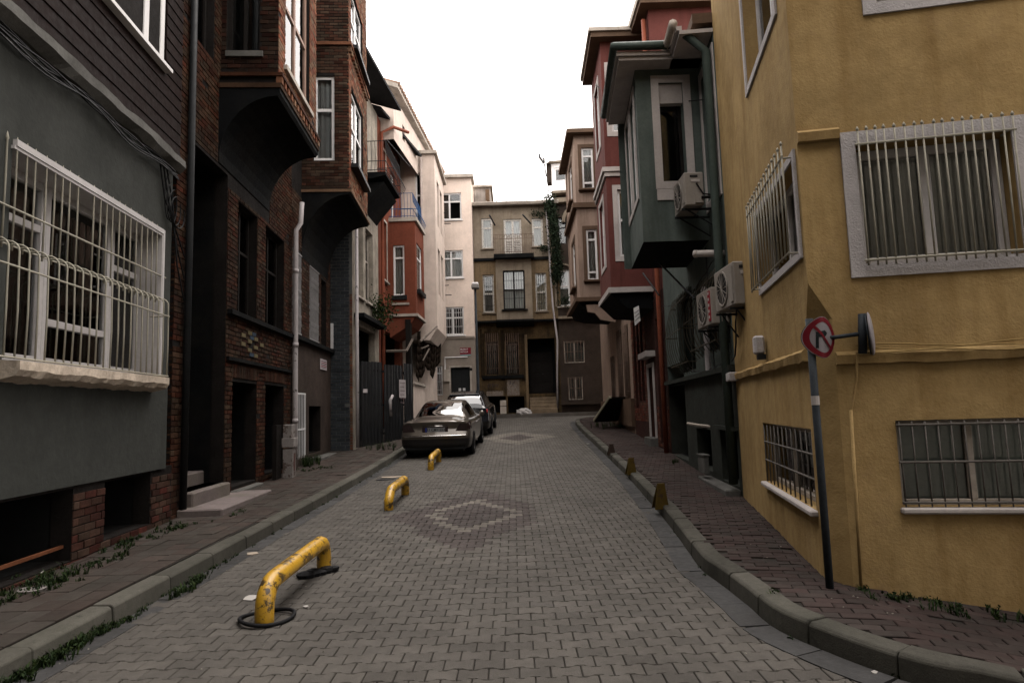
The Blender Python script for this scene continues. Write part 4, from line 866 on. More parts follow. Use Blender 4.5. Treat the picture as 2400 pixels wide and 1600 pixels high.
for k in range(7):   # scribbled tags
    bx, by = (1146+k*5, 903) if k < 5 else (1195+(k-5)*9, 897); u, z = WE.uv(bx, by); MB().tube([WE.pt(u+.05*math.cos(t+k), z+.09*math.sin(1.7*t+k), .012) for t in [i*.5 for i in range(9)]], .012, 4).build('graffiti_stroke', GRAFD, h8)
ub = thing('utility_cabinet', 'pale utility cabinet standing at the foot of the ochre house', 'utility box', WE.pt(1.3, 1.5, .2)); a = WE.rect(1172, 938, 1187, 967, .2)
MB().box(WE, a[0], a[1], a[2]-.05, a[2]+(a[3]-a[2])*.5, .1, .35).build('cabinet', STONE, ub, bevel=.01); MB().box(WE, a[0], a[1], a[2]+(a[3]-a[2])*.55, a[3], .1, .33).build('meter_door', STONE, ub, bevel=.01)
# ---- E2 dark arched house with ivy
BRN = pm('dark_brown_render', (.04, .03, .024), var=.35, bump=.4, dirt=.6, dcol=(.03, .024, .02), streak=.4)
W9 = Wall(2.3, 31.6, 4.8, 31.3); h9 = thing('arched_house', 'dark brown house with arched window and white rooftop window at the far right', 'house', W9.pt(1, 1.5, -1))
r1 = W9.rect(1306, 510, 1328, 571); r2 = W9.rect(1306, 633, 1337, 717); r3 = W9.rect(1321, 799, 1371, 849); r4 = W9.rect(1331, 883, 1367, 936); zt9 = W9.uv(1320, 452)[1]
wallpart(W9, 0, W9.L, 0, zt9, [r1, r2, r3, r4], BRN, h9, body=5)
window(W9, r1, h9, fm=BLACK, trans=(.62,), d=-.08, fw=.05); window(W9, r2, h9, trans=(.55,), d=-.08, fw=.08, curtain='net', cz=.5, sill=.06)
cu, cz_, rad = (r2[0]+r2[1])/2, r2[3]-.05, (r2[1]-r2[0])/2+.12
m = MB(); m.tube([W9.pt(r2[0]-.12, r2[2], .03)]+[W9.pt(cu-rad*math.cos(t), cz_+rad*.75*math.sin(t), .03) for t in [R(12*i) for i in range(16)]]+[W9.pt(r2[1]+.12, r2[2], .03)], .05, 6); m.build('arch_moulding', GRB, h9)
for q, nb in ((r3, 7), (r4, 6)): window(W9, q, h9, fm=STONE, mull=(.5,), d=-.1, fw=.05); grille(W9, q[0], q[1], q[2], q[3], h9, nb, d=.05, rails=(.1, .5, .9), mat=RUST, r=.01)
MB().box(W9, 0, W9.L, W9.uv(1320, 748)[1], W9.uv(1320, 742)[1], 0, .25).build('string_course', GRB, h9); MB().box(W9, 0, W9.L, W9.uv(1340, 938)[1]-.2, W9.uv(1340, 938)[1], 0, .3).build('plinth', BRN, h9)
MB().box(W9, 0.0, .9, W9.uv(1320, 478)[1], W9.uv(1320, 468)[1], 0, .35).box(W9, -.1, 1.3, zt9-.12, zt9, -.3, .4).build('cornice', GRB, h9)
m = MB()
for i in range(8): t0, t1 = R(90*i/8), R(90*(i+1)/8); cxp = W9.uv(1345, 500)[0]; 
MB().tube([W9.pt(W9.uv(1342, 470)[0]+.0-.5*math.cos(t), W9.uv(1340, 520)[1]+.7*math.sin(t), .05) for t in [R(9*i) for i in range(11)]], .09, 6).build('arch_moulding', GRB, h9)
ph = (W9.uv(1297, 400)[0], W9.L, zt9+.0, W9.uv(1320, 382)[1]); pw = W9.rect(1298, 394, 1334, 424)
wallpart(W9, ph[0]-.1, ph[1], zt9, ph[3], [pw], WHITEPVC, h9, body=3, name='rooftop_room'); window(W9, pw, h9, mull=(.8,), d=-.03, fw=.09); MB().box(W9, ph[0]-.25, ph[1], ph[3], ph[3]+.1, -1, .15).build('rooftop_eave', GRB, h9)
MB().box(W9, ph[0]-.1, ph[1], zt9+.02, zt9+.1, 0, .15).build('rooftop_sill', WHITEPVC, h9); MB().box(W9, ph[0]-.35, ph[0]-.1, zt9+.6, ph[3]+.15, -.6, .0).build('rooftop_chimney', BRN, h9)
dsh = thing('satellite_dish', 'small white satellite dish on the rooftop of the arched house', 'satellite dish', at(1272, 377, 31.5)); c0 = at(1274, 371, 31.4)
MB().lathe(c0+Vector((.1, .1, 0)), (-.35, -.9, .25), [(0, .02), (.02, .18), (.07, .32), (.1, .36), (.09, .36), (.05, .3), (.01, .05)], 16).build('dish', WHITEPVC, dsh, smooth=True); MB().tube([c0, c0+Vector((.1, .1, -.9))], .03, 6).build('mast', BARD, dsh); MB().tube([c0+Vector((0, 0, -.25)), c0+Vector((-.22, -.2, .0)), c0+Vector((-.2, -.18, .14))], .045, 6).build('feed_arm', BARD, dsh)

# ------------------------------------------------------------------ right side (walls run from far to near)
BEI = pm('beige_pink_render', (.3, .22, .175), var=.12, bump=.2, bscale=24, dirt=.4, dcol=(.12, .08, .06), streak=.45); BRT = pm('brown_trim', (.1, .065, .045), var=.2, bump=.15)
W10 = Wall(3.95, 29.0, 3.9, 21.2); h10 = thing('beige_house', 'beige house with brown trim and tall white bay windows', 'house', W10.pt(3, 1, -1))
wallpart(W10, 0, W10.L, 0, 11.6, [(3.2, 3.9, 1.6, 3.6), (5, 5.8, 1.9, 4.4), (6.4, 7.2, 1.9, 4.4)], BEI, h10, body=5)
xn = at(1354, 560, 23).x; W10n = Wall(xn, 23, 3.95, 23); W10f = Wall(at(1334, 560, 26.6).x, 26.6, xn, 23)
bz0, bz1 = W10n.uv(1358, 702)[1], W10n.uv(1352, 318)[1]; t1 = W10n.rect(1362, 347, 1393, 443); t2 = W10n.rect(1373, 538, 1403, 656)
wallpart(W10n, 0, W10n.L, bz0, bz1, [t1, t2], BEI, h10, body=0, sides=False, name='bay_side'); f1 = (1.2, 2.4, t1[2], t1[3]); f2 = (1.2, 2.4, t2[2], t2[3])
wallpart(W10f, 0, W10f.L, bz0, bz1, [f1, f2], BEI, h10, body=0, sides=False, name='bay_front'); wallpart(Wall(3.95, 26.6, *W10f.pt(0, 0).xy), 0, 1.5, bz0, bz1, [], BEI, h10, body=0, sides=False, name='bay_side')
for W_, qs in ((W10n, (t1, t2)), (W10f, (f1, f2))):
    for q in qs: window(W_, q, h10, trans=(.16, .8), d=-.04, fw=.07, curtain='cloth', sur=.13, surm=BRT, sill=.16)
MB().abox(2.3, 4.4, 22.85, 26.8, bz0-.08, bz0+.06).build('bay_cornice', BRT, h10); zmid = W10n.uv(1356, 482)[1]; MB().abox(2.33, 4.4, 22.88, 26.8, zmid-.1, zmid+.08).build('bay_cornice', BRT, h10); MB().abox(2.2, 4.5, 22.7, 27, bz1, bz1+.15).build('roof_eave', BRT, h10)
MB().prism([(xn-.02, bz0-.08), (xn+.1, bz0-.3), (xn+.5, bz0-.42), (3.95, bz0-.5), (3.95, bz0-.08)], -26.4, -23.1, AX).build('bay_soffit', SHADE_BLK, h10)
m = MB(); m.prism([(xn+.2, bz0-.2), (xn+.25, bz0-.45), (xn+.5, bz0-.5), (xn+.7, bz0-.75), (xn+1.2, bz0-.85), (3.9, bz0-.2)], -23.1, -22.95, AX); m.build('scroll_bracket', BEI, h10)
for q in ((3.2, 3.9, 1.6, 3.6), (5, 5.8, 1.9, 4.4), (6.4, 7.2, 1.9, 4.4)): window(W10, q, h10, fm=BRT, mull=(.5,), trans=(.6,), d=-.1, sill=.08); grille(W10, q[0], q[1], q[2], q[3], h10, 6, d=.05, rails=(.1, .5, .9), mat=RUST, r=.01)
MB().box(W10, .1, W10.L, 1.0, 1.9, .0, .12).build('plinth', BRT, h10)
# ---- red house
RED = pm('dusty_red_render', (.115, .04, .034), var=.12, bump=.25, bscale=24, dirt=.25, dcol=(.05, .016, .014), streak=.5); WST = pm('grey_white_trim', (.42, .38, .36), var=.12, bump=.15, dirt=.25)
W11 = Wall(3.9, 21.2, 3.72, 15.7); h11 = thing('red_house', 'dusty red house with grey white trimmed bay on the right', 'house', W11.pt(3, .8, -1))
xn = at(1427, 560, 17).x; W11n = Wall(xn, 17, 3.76, 17); W11f = Wall(at(1402, 560, 19.4).x, 19.4, xn, 17)
cz0, cz1 = W11n.uv(1433, 678)[1], W11n.uv(1389, 100)[1]; v1 = W11n.rect(1427, 158, 1475, 308); v2 = W11n.rect(1446, 445, 1492, 600)
rg = [(.4, .9, 1.6, 4.3), (1.1, 1.55, 1.8, 4.3), (1.75, 2.2, 1.8, 4.3), (2.9, 3.7, .8, 2.7), (4.2, 5.2, .7, 3.9)]
v1 = (v1[0], min(v1[1], W11n.L-.15), v1[2], v1[3]); v2 = (v2[0], min(v2[1], W11n.L-.15), v2[2], v2[3])
zt11 = at(1500, 22, 15.7).z
REDB = pm('red_brick', (.1, .034, .02), var=.3, isl=.35, bump=.35, dirt=.4, hue=.015)
REDD = pm('dark_red_base', (.045, .02, .017), var=.35, dirt=.6, streak=.4)  # ground floor in a darker red than the walls above
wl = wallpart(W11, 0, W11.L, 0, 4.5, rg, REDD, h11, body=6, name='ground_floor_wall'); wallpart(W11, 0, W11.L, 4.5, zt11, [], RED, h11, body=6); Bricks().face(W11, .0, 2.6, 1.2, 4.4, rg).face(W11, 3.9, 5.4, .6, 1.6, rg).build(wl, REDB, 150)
wallpart(W11n, 0, W11n.L, cz0, cz1, [v1, v2], RED, h11, body=0, sides=False, name='bay_side'); u1 = (.7, 1.6, v1[2], v1[3]); u2 = (.7, 1.6, v2[2], v2[3])
wallpart(W11f, 0, W11f.L, cz0, cz1, [u1, u2], RED, h11, body=0, sides=False, name='bay_front'); wallpart(Wall(3.85, 19.4, *W11f.pt(0, 0).xy), 0, 1.05, cz0, cz1, [], RED, h11, body=0, sides=False, name='bay_side')
for W_, qs in ((W11n, (v1, v2)), (W11f, (u1, u2))):
    for q in qs: window(W_, q, h11, trans=(.55,), d=-.06, fw=.07, curtain='cloth', cz=.0, sur=.13, surm=WST)
zm = W11n.uv(1420, 400)[1]
def ring(W_n, W_f, z, h, p, name, mat, parent):
    a = W_f.pt(0, z, p); b = W_f.pt(W_f.L, z, 0)-Vector((p, p, 0)); c = W_n.pt(W_n.L, z, p); i0 = W_f.pt(0, z, 0); i1 = W_f.pt(W_f.L, z, 0); i2 = W_n.pt(W_n.L, z, 0)
    a.z = b.z = c.z = z; up = Vector((0, 0, h)); P = [a, b, c, i2, i1, i0]; m = MB(); n = 6
    m.add(P+[q+up for q in P], [tuple(range(6)), tuple(range(6, 12))]+[(i, (i+1) % 6, 6+(i+1) % 6, 6+i) for i in range(6)]); return m.build(name, mat, parent)
ring(W11n, W11f, zm-.05, .12, .1, 'bay_cornice', WST, h11); ring(W11n, W11f, zm-.17, .118, .05, 'bay_cornice', WST, h11); ring(W11n, W11f, cz0-.1, .14, .08, 'bay_cornice', WST, h11)
ring(W11n, W11f, cz1, .14, .28, 'roof_eave', BRT, h11); ring(W11n, W11f, cz1+.142, .1, .34, 'gutter', STONE, h11)
MB().box(W11n, -.1, W11n.L, cz1+.14, cz1+.3, -2.6, .0).build('bay_roof', BRT, h11)
MB().prism([(xn, cz0-.1), (xn+.4, cz0-.5), (3.75, cz0-.55), (3.75, cz0-.1)], -19.3, -17.05, AX).build('bay_soffit', SHADE_BLK, h11)
W11g = Wall(3.72, 15.7, 10, 15.7); MB().box(W11g, -.25, 6, zt11-.02, zt11+.1, -5.6, .3).build('roof_eave', BRT, h11); MB().box(W11g, -.3, 6, zt11+.102, zt11+.28, -5.6, .36).build('gutter', STONE, h11)
wallpart(W11g, 0, 6, 0, zt11-.03, [], RED, h11, body=0, sides=False, name='gable_wall')
for q in rg[:3]: window(W11, q, h11, fm=DWOOD, trans=(.6,), d=-.16)
for q in rg[3:]: recess(W11, q, h11, .9, SHADE_BLK, 'doorway'); door(W11, (q[0]+.05, q[1]-.05, q[2], q[3]-.1), h11, -.6, DWOOD)
q = rg[3]; m = MB(); m.box(W11, q[0]-.06, q[0], q[2], q[3]+.1, 0, .05); m.box(W11, q[1], q[1]+.06, q[2], q[3]+.1, 0, .05); m.box(W11, q[0], q[1], q[3], q[3]+.1, 0, .05); m.build('door_surround', WST, h11); MB().box(W11, q[0]-.1, q[1]+.1, .4, q[2], -.4, .2).build('door_step', CONC, h11, bevel=.02)
MB().box(W11, 2.7, 4.0, 2.95, 3.1, 0, .25).build('door_canopy', WST, h11)
pn = thing('paper_notice', 'white paper notice hanging below the red house bay', 'notice', at(1492, 740, 16.5)); a = [at(x, y, 16.6) for x, y in ((1485, 722), (1497, 716), (1501, 751), (1488, 763))]
m = MB(); m.add(a+[p+Vector((0, .01, 0)) for p in a], [(0, 1, 2, 3), (7, 6, 5, 4), (0, 4, 5, 1), (1, 5, 6, 2), (2, 6, 7, 3), (3, 7, 4, 0)]); m.build('sheet', WHITEPVC, pn)
for k in range(3): p = a[0].lerp(a[3], .3+.22*k); q = a[1].lerp(a[2], .3+.22*k); MB().tube([p+Vector((.01, -.012, 0)), q+Vector((-.01, -.012, 0))], .008, 4).build('text_line', BARD, pn)
MB().tube([W11.pt(5.35, .5, .1), W11.pt(5.35, 4, .1), W11.pt(5.35, zt11-.2, .1)], .06, 8).build('drainpipe', PT, h11, smooth=True)
# ---- green house
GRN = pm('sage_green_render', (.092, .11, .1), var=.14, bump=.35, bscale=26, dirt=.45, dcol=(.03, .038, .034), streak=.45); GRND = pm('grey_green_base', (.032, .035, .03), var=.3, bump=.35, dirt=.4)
GPIPE = pm('green_pipe', (.05, .065, .057), rough=.5, var=.15)
W12 = Wall(3.72, 15.7, 3.2, 9.4); h12 = thing('green_house', 'sage green house with white trimmed bay and dark ground floor', 'house', W12.pt(3, .5, -1))
xc = at(1508, 560, 10.5).x; W12n = Wall(xc, 10.5, 3.32, 10.5); W12f = Wall(at(1480, 632, 12.6).x, 12.6, xc, 10.5)
gz0, gz1 = W12n.uv(1509, 567)[1], W12n.uv(1483, 165)[1]
dR = (W12.uv(1566, 950)[0], W12.uv(1607, 950)[0], .5, W12.uv(1590, 850)[1]); lw = (W12.uv(1690, 1050)[0], W12.uv(1728, 1050)[0], .45, W12.uv(1710, 1010)[1]); lw2 = (W12.uv(1635, 1050)[0], W12.uv(1668, 1050)[0], .5, W12.uv(1650, 1005)[1])
mw = (W12.uv(1640, 780)[0], W12.uv(1700, 780)[0], 2.5, 3.7); pw = (W12.L-1.0, W12.L-.2, 4.9, 7.0); ow = (W12.uv(1585, 700)[0], W12.uv(1622, 700)[0], 2.3, 3.9)
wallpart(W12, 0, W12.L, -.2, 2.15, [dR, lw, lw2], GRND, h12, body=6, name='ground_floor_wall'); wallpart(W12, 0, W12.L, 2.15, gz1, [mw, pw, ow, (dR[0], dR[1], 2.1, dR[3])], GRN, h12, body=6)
recess(W12, dR, h12, .9, SHADE_BLK, 'doorway'); door(W12, (dR[0]+.05, dR[1]-.05, .5, 2.6), h12, -.7, DWOOD)
for q in (lw, lw2): recess(W12, q, h12, .8, SHADE_BLK, 'basement_opening')
for q in (mw, ow): window(W12, q, h12, fm=GRND, mull=(.5,), d=-.1)
BARG = pm('grimy_bar', (.07, .06, .045), rough=.6)
def belly(u0, u1, z0, z1):
    m = MB(); P = lambda u, t: W12.pt(u, z0+(z1-z0)*t, .05+.22*math.sin(math.pi*min(1, t*1.0))**.8*(1.25-t*.6))
    for t in (.12, .5, .88): m.tube([W12.pt(u0, z0+(z1-z0)*t, 0), P(u0, t), P(u1, t), W12.pt(u1, z0+(z1-z0)*t, 0)], .012, 5)
    o = m.build('belly_grille', BARG, h12)
    for i in range(9): u = u0+(u1-u0)*i/8; MB().tube([P(u, k/10) for k in range(11)], .008, 5).build('bar', BARG, o)
belly(mw[0]-.1, mw[1]+.1, 2.45, 3.75); belly(ow[0]-.1, ow[1]+.1, 2.25, 3.9)
MB().box(W12, 0, W12.L, 2.12, 2.2, 0, .1).build('string_course', GRND, h12)
window(W12, pw, h12, d=-.05, fw=.1, trans=(.5,), sur=.14, surm=WST, curtain='net', glass=True)
nwn = W12n.rect(1543, 205, 1612, 428); nwn = (nwn[0], nwn[1], W12n.uv(1575, 425)[1], W12n.uv(1575, 195)[1])
fo = [(.25, .85, nwn[2]-.1, nwn[3]), (1.15, 1.75, nwn[2]-.1, nwn[3])]
wallpart(W12n, 0, W12n.L, gz0, gz1, [nwn], GRN, h12, body=0, sides=False, name='bay_side', depth=.18); wallpart(W12f, 0, W12f.L, gz0, gz1, fo, GRN, h12, body=0, sides=False, name='bay_front'); wallpart(Wall(3.5, 12.6, *W12f.pt(0, 0).xy), 0, 1.25, gz0, gz1, [], GRN, h12, body=0, sides=False, name='bay_side')
o = window(W12n, nwn, h12, rd=.6, fm=DWOOD, mull=(), d=-.16, fw=.05, sur=.13, surm=WST, label='dark unglazed window with white shutter box'); zb = nwn[2]+(nwn[3]-nwn[2])*.8; MB().box(W12n, nwn[0]+.002, nwn[1]-.002, zb, nwn[3]-.002, -.15, -.03).build('shutter_box', WST, o)
MB().box(W12n, nwn[0]-.12, nwn[1]+.12, nwn[2]-.32, nwn[2]-.135, .002, .02).build('white_panel', WST, h12)
for q in fo: window(W12f, q, h12, d=-.03, fw=.06, trans=(.6,), sur=.1, surm=WST, curtain='net')
m = MB().add([W12f.pt(0, gz0, 0), W12f.pt(W12f.L, gz0, 0), W12n.pt(W12n.L, gz0, 0), Vector((3.6, 12.6, gz0))], [(0, 1, 2, 3)]); m.build('bay_soffit', SHADE_BLK, h12)
o1 = W12n.uv(1467, 137, .3); ring(W12n, W12f, gz1, .06, .32, 'roof_soffit', WST, h12); ring(W12n, W12f, gz1+.062, .07, .36, 'fascia', WST, h12)
# gutters: bay front, and main wall eave running to the yellow house
gy = Wall(2.2, 10.5, 2.2, 9); 
zg = gz1+.2
MB().tube([W12f.pt(0, zg, .4), W12f.pt(W12f.L, zg, 0)+Vector((-.4, -.4, 0)), W12n.pt(W12n.L-.45, zg, .4)], .075, 8).build('gutter', GPIPE, h12, smooth=True)
MB().box(W12, W12.L-1.15, W12.L-.02, gz1, gz1+.06, -.3, .5).build('roof_soffit', WST, h12); MB().box(W12, W12.L-1.15, W12.L-.02, gz1+.062, gz1+.13, .46, .54).build('fascia', WST, h12); MB().tube([W12.pt(W12.L-1.2, zg, .58), W12.pt(W12.L-.05, zg, .58)], .07, 8).build('gutter', STONE, h12, smooth=True)
MB().box(W12, 0, W12.L, gz1+.14, gz1+.3, -6, .3).build('roof', BRT, h12)
MB().tube([W12.pt(W12.L-.12, .5, .1), W12.pt(W12.L-.12, 4, .1), W12.pt(W12.L-.12, gz1-.25, .1), W12.pt(W12.L-.12, gz1+.05, .4)], .065, 10).build('drainpipe', GPIPE, h12, smooth=True)
m = MB(); m.tube([at(1612, 992, 12.6), at(1645, 997, 11.9), at(1668, 999, 11.3)], .028, 6); m.build('handrail', STONE, h12)
for (p, q, D0_, D1_) in (((1520, 590), (1628, 700), 12.2, 10.6), ((1507, 640), (1545, 692), 13, 12.4)): MB().tube([at(*p, D0_), at(*q, D1_)], .018, 5).build('bay_stay', BARD, h12)
MB().tube([W12.pt(W12.uv(1668, 800)[0], z, .08) for z in (2.2, 3, 3.6)], .05, 8).build('drainpipe', PIPEW, h12)
fl = MB().tube([at(1701, 594, 9.6), at(1655, 594, 9.7), at(1632, 595, 9.75)], .052, 12); fl.tube([at(1634, 595, 9.74), at(1627, 595, 9.77)], .058, 12); fl.tube([at(1690, 594, 9.6), at(1690, 580, 9.6)], .012, 6); tag(fl.build('boiler_flue', WST, None, smooth=True), 'white horizontal boiler flue pipe above the air conditioners', 'flue pipe')
MB().box(W12, lw[0]-.1, lw[1]+.12, lw[3]+.02, lw[3]+.08, 0, .1).build('lintel', GRND, h12)
ub = thing('utility_box', 'small white utility box low on the green house wall', 'utility box', at(1648, 1110, 11.2)); a = at(1648, 1088, 11.1); MB().abox(a.x-.03, a.x+.06, 10.95, 11.3, .5, a.z+.15).build('box', CONC, ub, bevel=.01); MB().abox(a.x-.045, a.x+.075, 10.93, 11.32, a.z+.152, a.z+.17).build('lid', CONC, ub)
MB().box(W12, lw[0]-.9, W12.L-.1, .1, G(3.4, 11)+.2, 0, .22).build('kerb_ledge', CONC, h12, bevel=.02)
# ---- yellow corner house
YEL = pm('yellow_roughcast', (.35, .24, .108), rough=.95, var=.22, scale=.9, bump=.42, bscale=42, dirt=.55, dcol=(.17, .098, .033), streak=.45, worn=.35, wcol=(.3, .2, .1), wscale=2.3, wthr=.57)
WSUR = pm('white_roughcast', (.46, .43, .43), var=.14, bump=.7, bscale=60, dirt=.3, dcol=(.25, .22, .2))
W13 = Wall(3.2, 9.4, 2.41, 5.22); W14 = Wall(2.41, 5.22, 8.2, 4.12); h13 = thing('yellow_house', 'mustard yellow roughcast corner house with barred windows', 'house', Vector((3.6, 6, .2)))
a, b = W13.uv(1784, 690), W13.uv(1872, 325); y1 = (a[0]+.06, W13.L-.14, a[1]+.06, b[1]-.1)
a, b = W13.uv(1787, 990), W13.uv(1915, 1195); y2 = (a[0], b[0], b[1], a[1])
a, b = W13.uv(1750, 205), W13.uv(1820, 75); y3 = (a[0]+.08, b[0]-.0, (a[1]+b[1])/2+.08, 7.2)
a, b = W14.uv(2027, 618), W14.uv(2366, 300); x1 = (a[0], b[0], a[1], b[1]-.02)
a, b = W14.uv(2102, 985), W14.uv(2112, 1187); x2 = ((a[0]+b[0])/2, (a[0]+b[0])/2+1.5, b[1], a[1])
a, b = W14.uv(2036, 18), W14.uv(2330, 0); x3 = (a[0]+.05, a[0]+1.2, a[1]+.03, 6.4)
ZB, ZC = 2.3, 2.6; A_, B_ = W13.L-.14, .16
wallpart(W13, 0, A_, -.3, ZC, [y2], YEL, h13, body=0, sides=False); wallpart(W13, 0, W13.L, ZC, 12.5, [y1, y3], YEL, h13, body=0, sides=False)
wallpart(W14, B_, W14.L, -.4, ZC, [x2], YEL, h13, body=0, sides=False); wallpart(W14, 0, W14.L, ZC, 12.5, [x1, x3], YEL, h13, body=0, sides=False)
pA, pB, pC = W13.pt(A_, 0), W14.pt(B_, 0), W14.pt(0, 0)
zq = lambda v, z: Vector((v.x, v.y, z))
m = MB().quad(zq(pA, -.3), zq(pB, -.3), zq(pB, ZB), zq(pA, ZB)); m.add([zq(pA, ZB), zq(pB, ZB), zq(pC, ZC)], [(0, 1, 2)]); m.add([zq(pA, ZB), zq(pC, ZC), zq(pA, ZC)], [(0, 1, 2)]); m.add([zq(pB, ZB), zq(pB, ZC), zq(pC, ZC)], [(0, 1, 2)]); m.build('corner_chamfer', YEL, h13)
MB().add([Vector((3.3, 9.3, 12.5)), Vector((2.2, 5.0, 12.5)), Vector((8.3, 3.9, 12.5)), Vector((8.3, 9.3, 12.5))], [(0, 1, 2, 3)]).build('roof', BRT, h13)
MB().box(W13, -.02, .0, -.3, 12.5, -5, 0).build('party_wall', YEL, h13)
o = window(W13, y1, h13, fm=PVC_SH, rd=.34, d=-.12, fw=.06, mull=(.5,), curtain='cloth', sur=.07, surm=WSUR); grille(W13, y1[0]-.02, y1[1]+.02, y1[2]-.04, y1[3]+.12, h13, 15, d=.1, rails=(.03, .9), mat=BARW, r=.008, spike=.04, jit=.006, label='bent cream grille with spear tips')
window(W13, y2, h13, rd=.34, d=-.1, fw=.05, fm=STONE, mull=(.45,), curtain='cloth'); grille(W13, y2[0]+.02, y2[1]-.02, y2[2], y2[3]-.02, h13, 12, d=-.01, rails=(.38, .7), mat=pm('grey_bar', (.11, .1, .09), rough=.5), r=.008); MB().box(W13, y2[0]-.03, y2[1]+.03, y2[2]-.05, y2[2]-.004, -.08, .06).build('stone_sill', WST, h13, bevel=.01)
window(W13, y3, h13, fm=PVC_SH, rd=.34, d=-.14, fw=.06, mull=(.5,), trans=(.6,), curtain='net', sur=.08, surm=WSUR)
window(W14, x1, h13, fm=PVC_SH, rd=.5, d=-.16, fw=.075, mull=(.5,), curtain='cloth', sur=.11, surm=WSUR); grille(W14, x1[0]+.0, x1[1]-.01, x1[2]-.03, x1[3]+.09, h13, 17, d=.07, rails=(.04, .9), mat=BARW, r=.0075, spike=.04, jit=.006, label='cream grille with spear tips')
window(W14, x2, h13, rd=.5, d=-.09, fw=.045, fm=STONE, mull=(.36, .7), curtain=pm('frosted_sheet', (.42, .46, .45), bump=0, var=.15), flat=True); grille(W14, x2[0]+.02, x2[1]-.02, x2[2], x2[3]-.01, h13, 17, d=.01, rails=(.05, .52, .96), mat=pm('grey_bar', (.11, .1, .09)), r=.006); MB().box(W14, x2[0]-.02, x2[1]+.03, x2[2]-.05, x2[2]-.004, -.08, .05).build('stone_sill', WST, h13, bevel=.012)
window(W14, x3, h13, fm=PVC_SH, d=-.12, fw=.06, mull=(.5,), curtain='net', sur=.1, surm=WSUR)
def rough_mould(W_, u0, u1, z, parent):
    n = int((u1-u0)/.05)
    MB().ribbon(W_, u0, u1, n, lambda i: [(-.01, z-.05), (.045+wob(i, .4, .004), z-.045+wob(i, .3, .005)), (.058+wob(i, .5, .004), z+.025+wob(i, .27, .004)), (.03, z+.052+wob(i, .33, .004)), (-.01, z+.06)]).build('moulding', YEL, parent)
zmo = W14.uv(2200, 826)[1]; rough_mould(W13, .0, A_, zmo+.03, h13); rough_mould(W14, B_, W14.L, zmo-.02, h13)
MB().box(W13, -.12, .3, zmo-.03, zmo+.09, 0, .13).build('moulding_end', WSUR, h13, bevel=.01)
rough_mould(W14, 0, x1[0]-.12, W14.uv(1930, 320)[1], h13)
cu = W14.uv(1994, 960, .03); cl = W14.uv(2018, 1372, .03)
MB().tube([W14.pt(cl[0], cl[1]-.1, .03), W14.pt(cu[0], cu[1], .03)], .013, 8).build('conduit', YEL, h13, smooth=True); MB().tube([W14.pt(cu[0], cu[1]-.02, .03), W14.pt(cu[0]+.03, cu[1]+.12, .03), W14.pt(cu[0]+.06, cu[1]+.25, .04), W14.pt(cu[0]+.07, cu[1]+.45, .06)], .009, 6).build('cable', YEL, h13)
cab = thing('wall_cables', 'thin cables strung along the yellow house moulding', 'cables', W14.pt(1, 2, 0)); CBL = pm('cable_yellowed', (.25, .17, .07), bump=0)
for k in range(3):
    MB().tube([W14.pt(.3+i*.12, zmo+.08-.025*k+.012*math.sin(i*.8+k*2)-.02*math.sin(i/30*6), .07+.004*k) for i in range(30)], .006, 5).build('cable', CBL, cab)
ab = thing('alarm_box', 'small cream alarm box on the yellow house above the moulding', 'alarm box', at(1795, 830, 7.6)); p = W13.uv(1795, 808); 
MB().box(W13, p[0]-.06, p[0]+.07, p[1]-.1, p[1]+.1, .02, .13).build('case', WSUR, ab, bevel=.02); MB().box(W13, p[0]-.03, p[0]+.08, p[1]-.16, p[1]-.103, .02, .1).build('cable_gland', BLACK, ab)
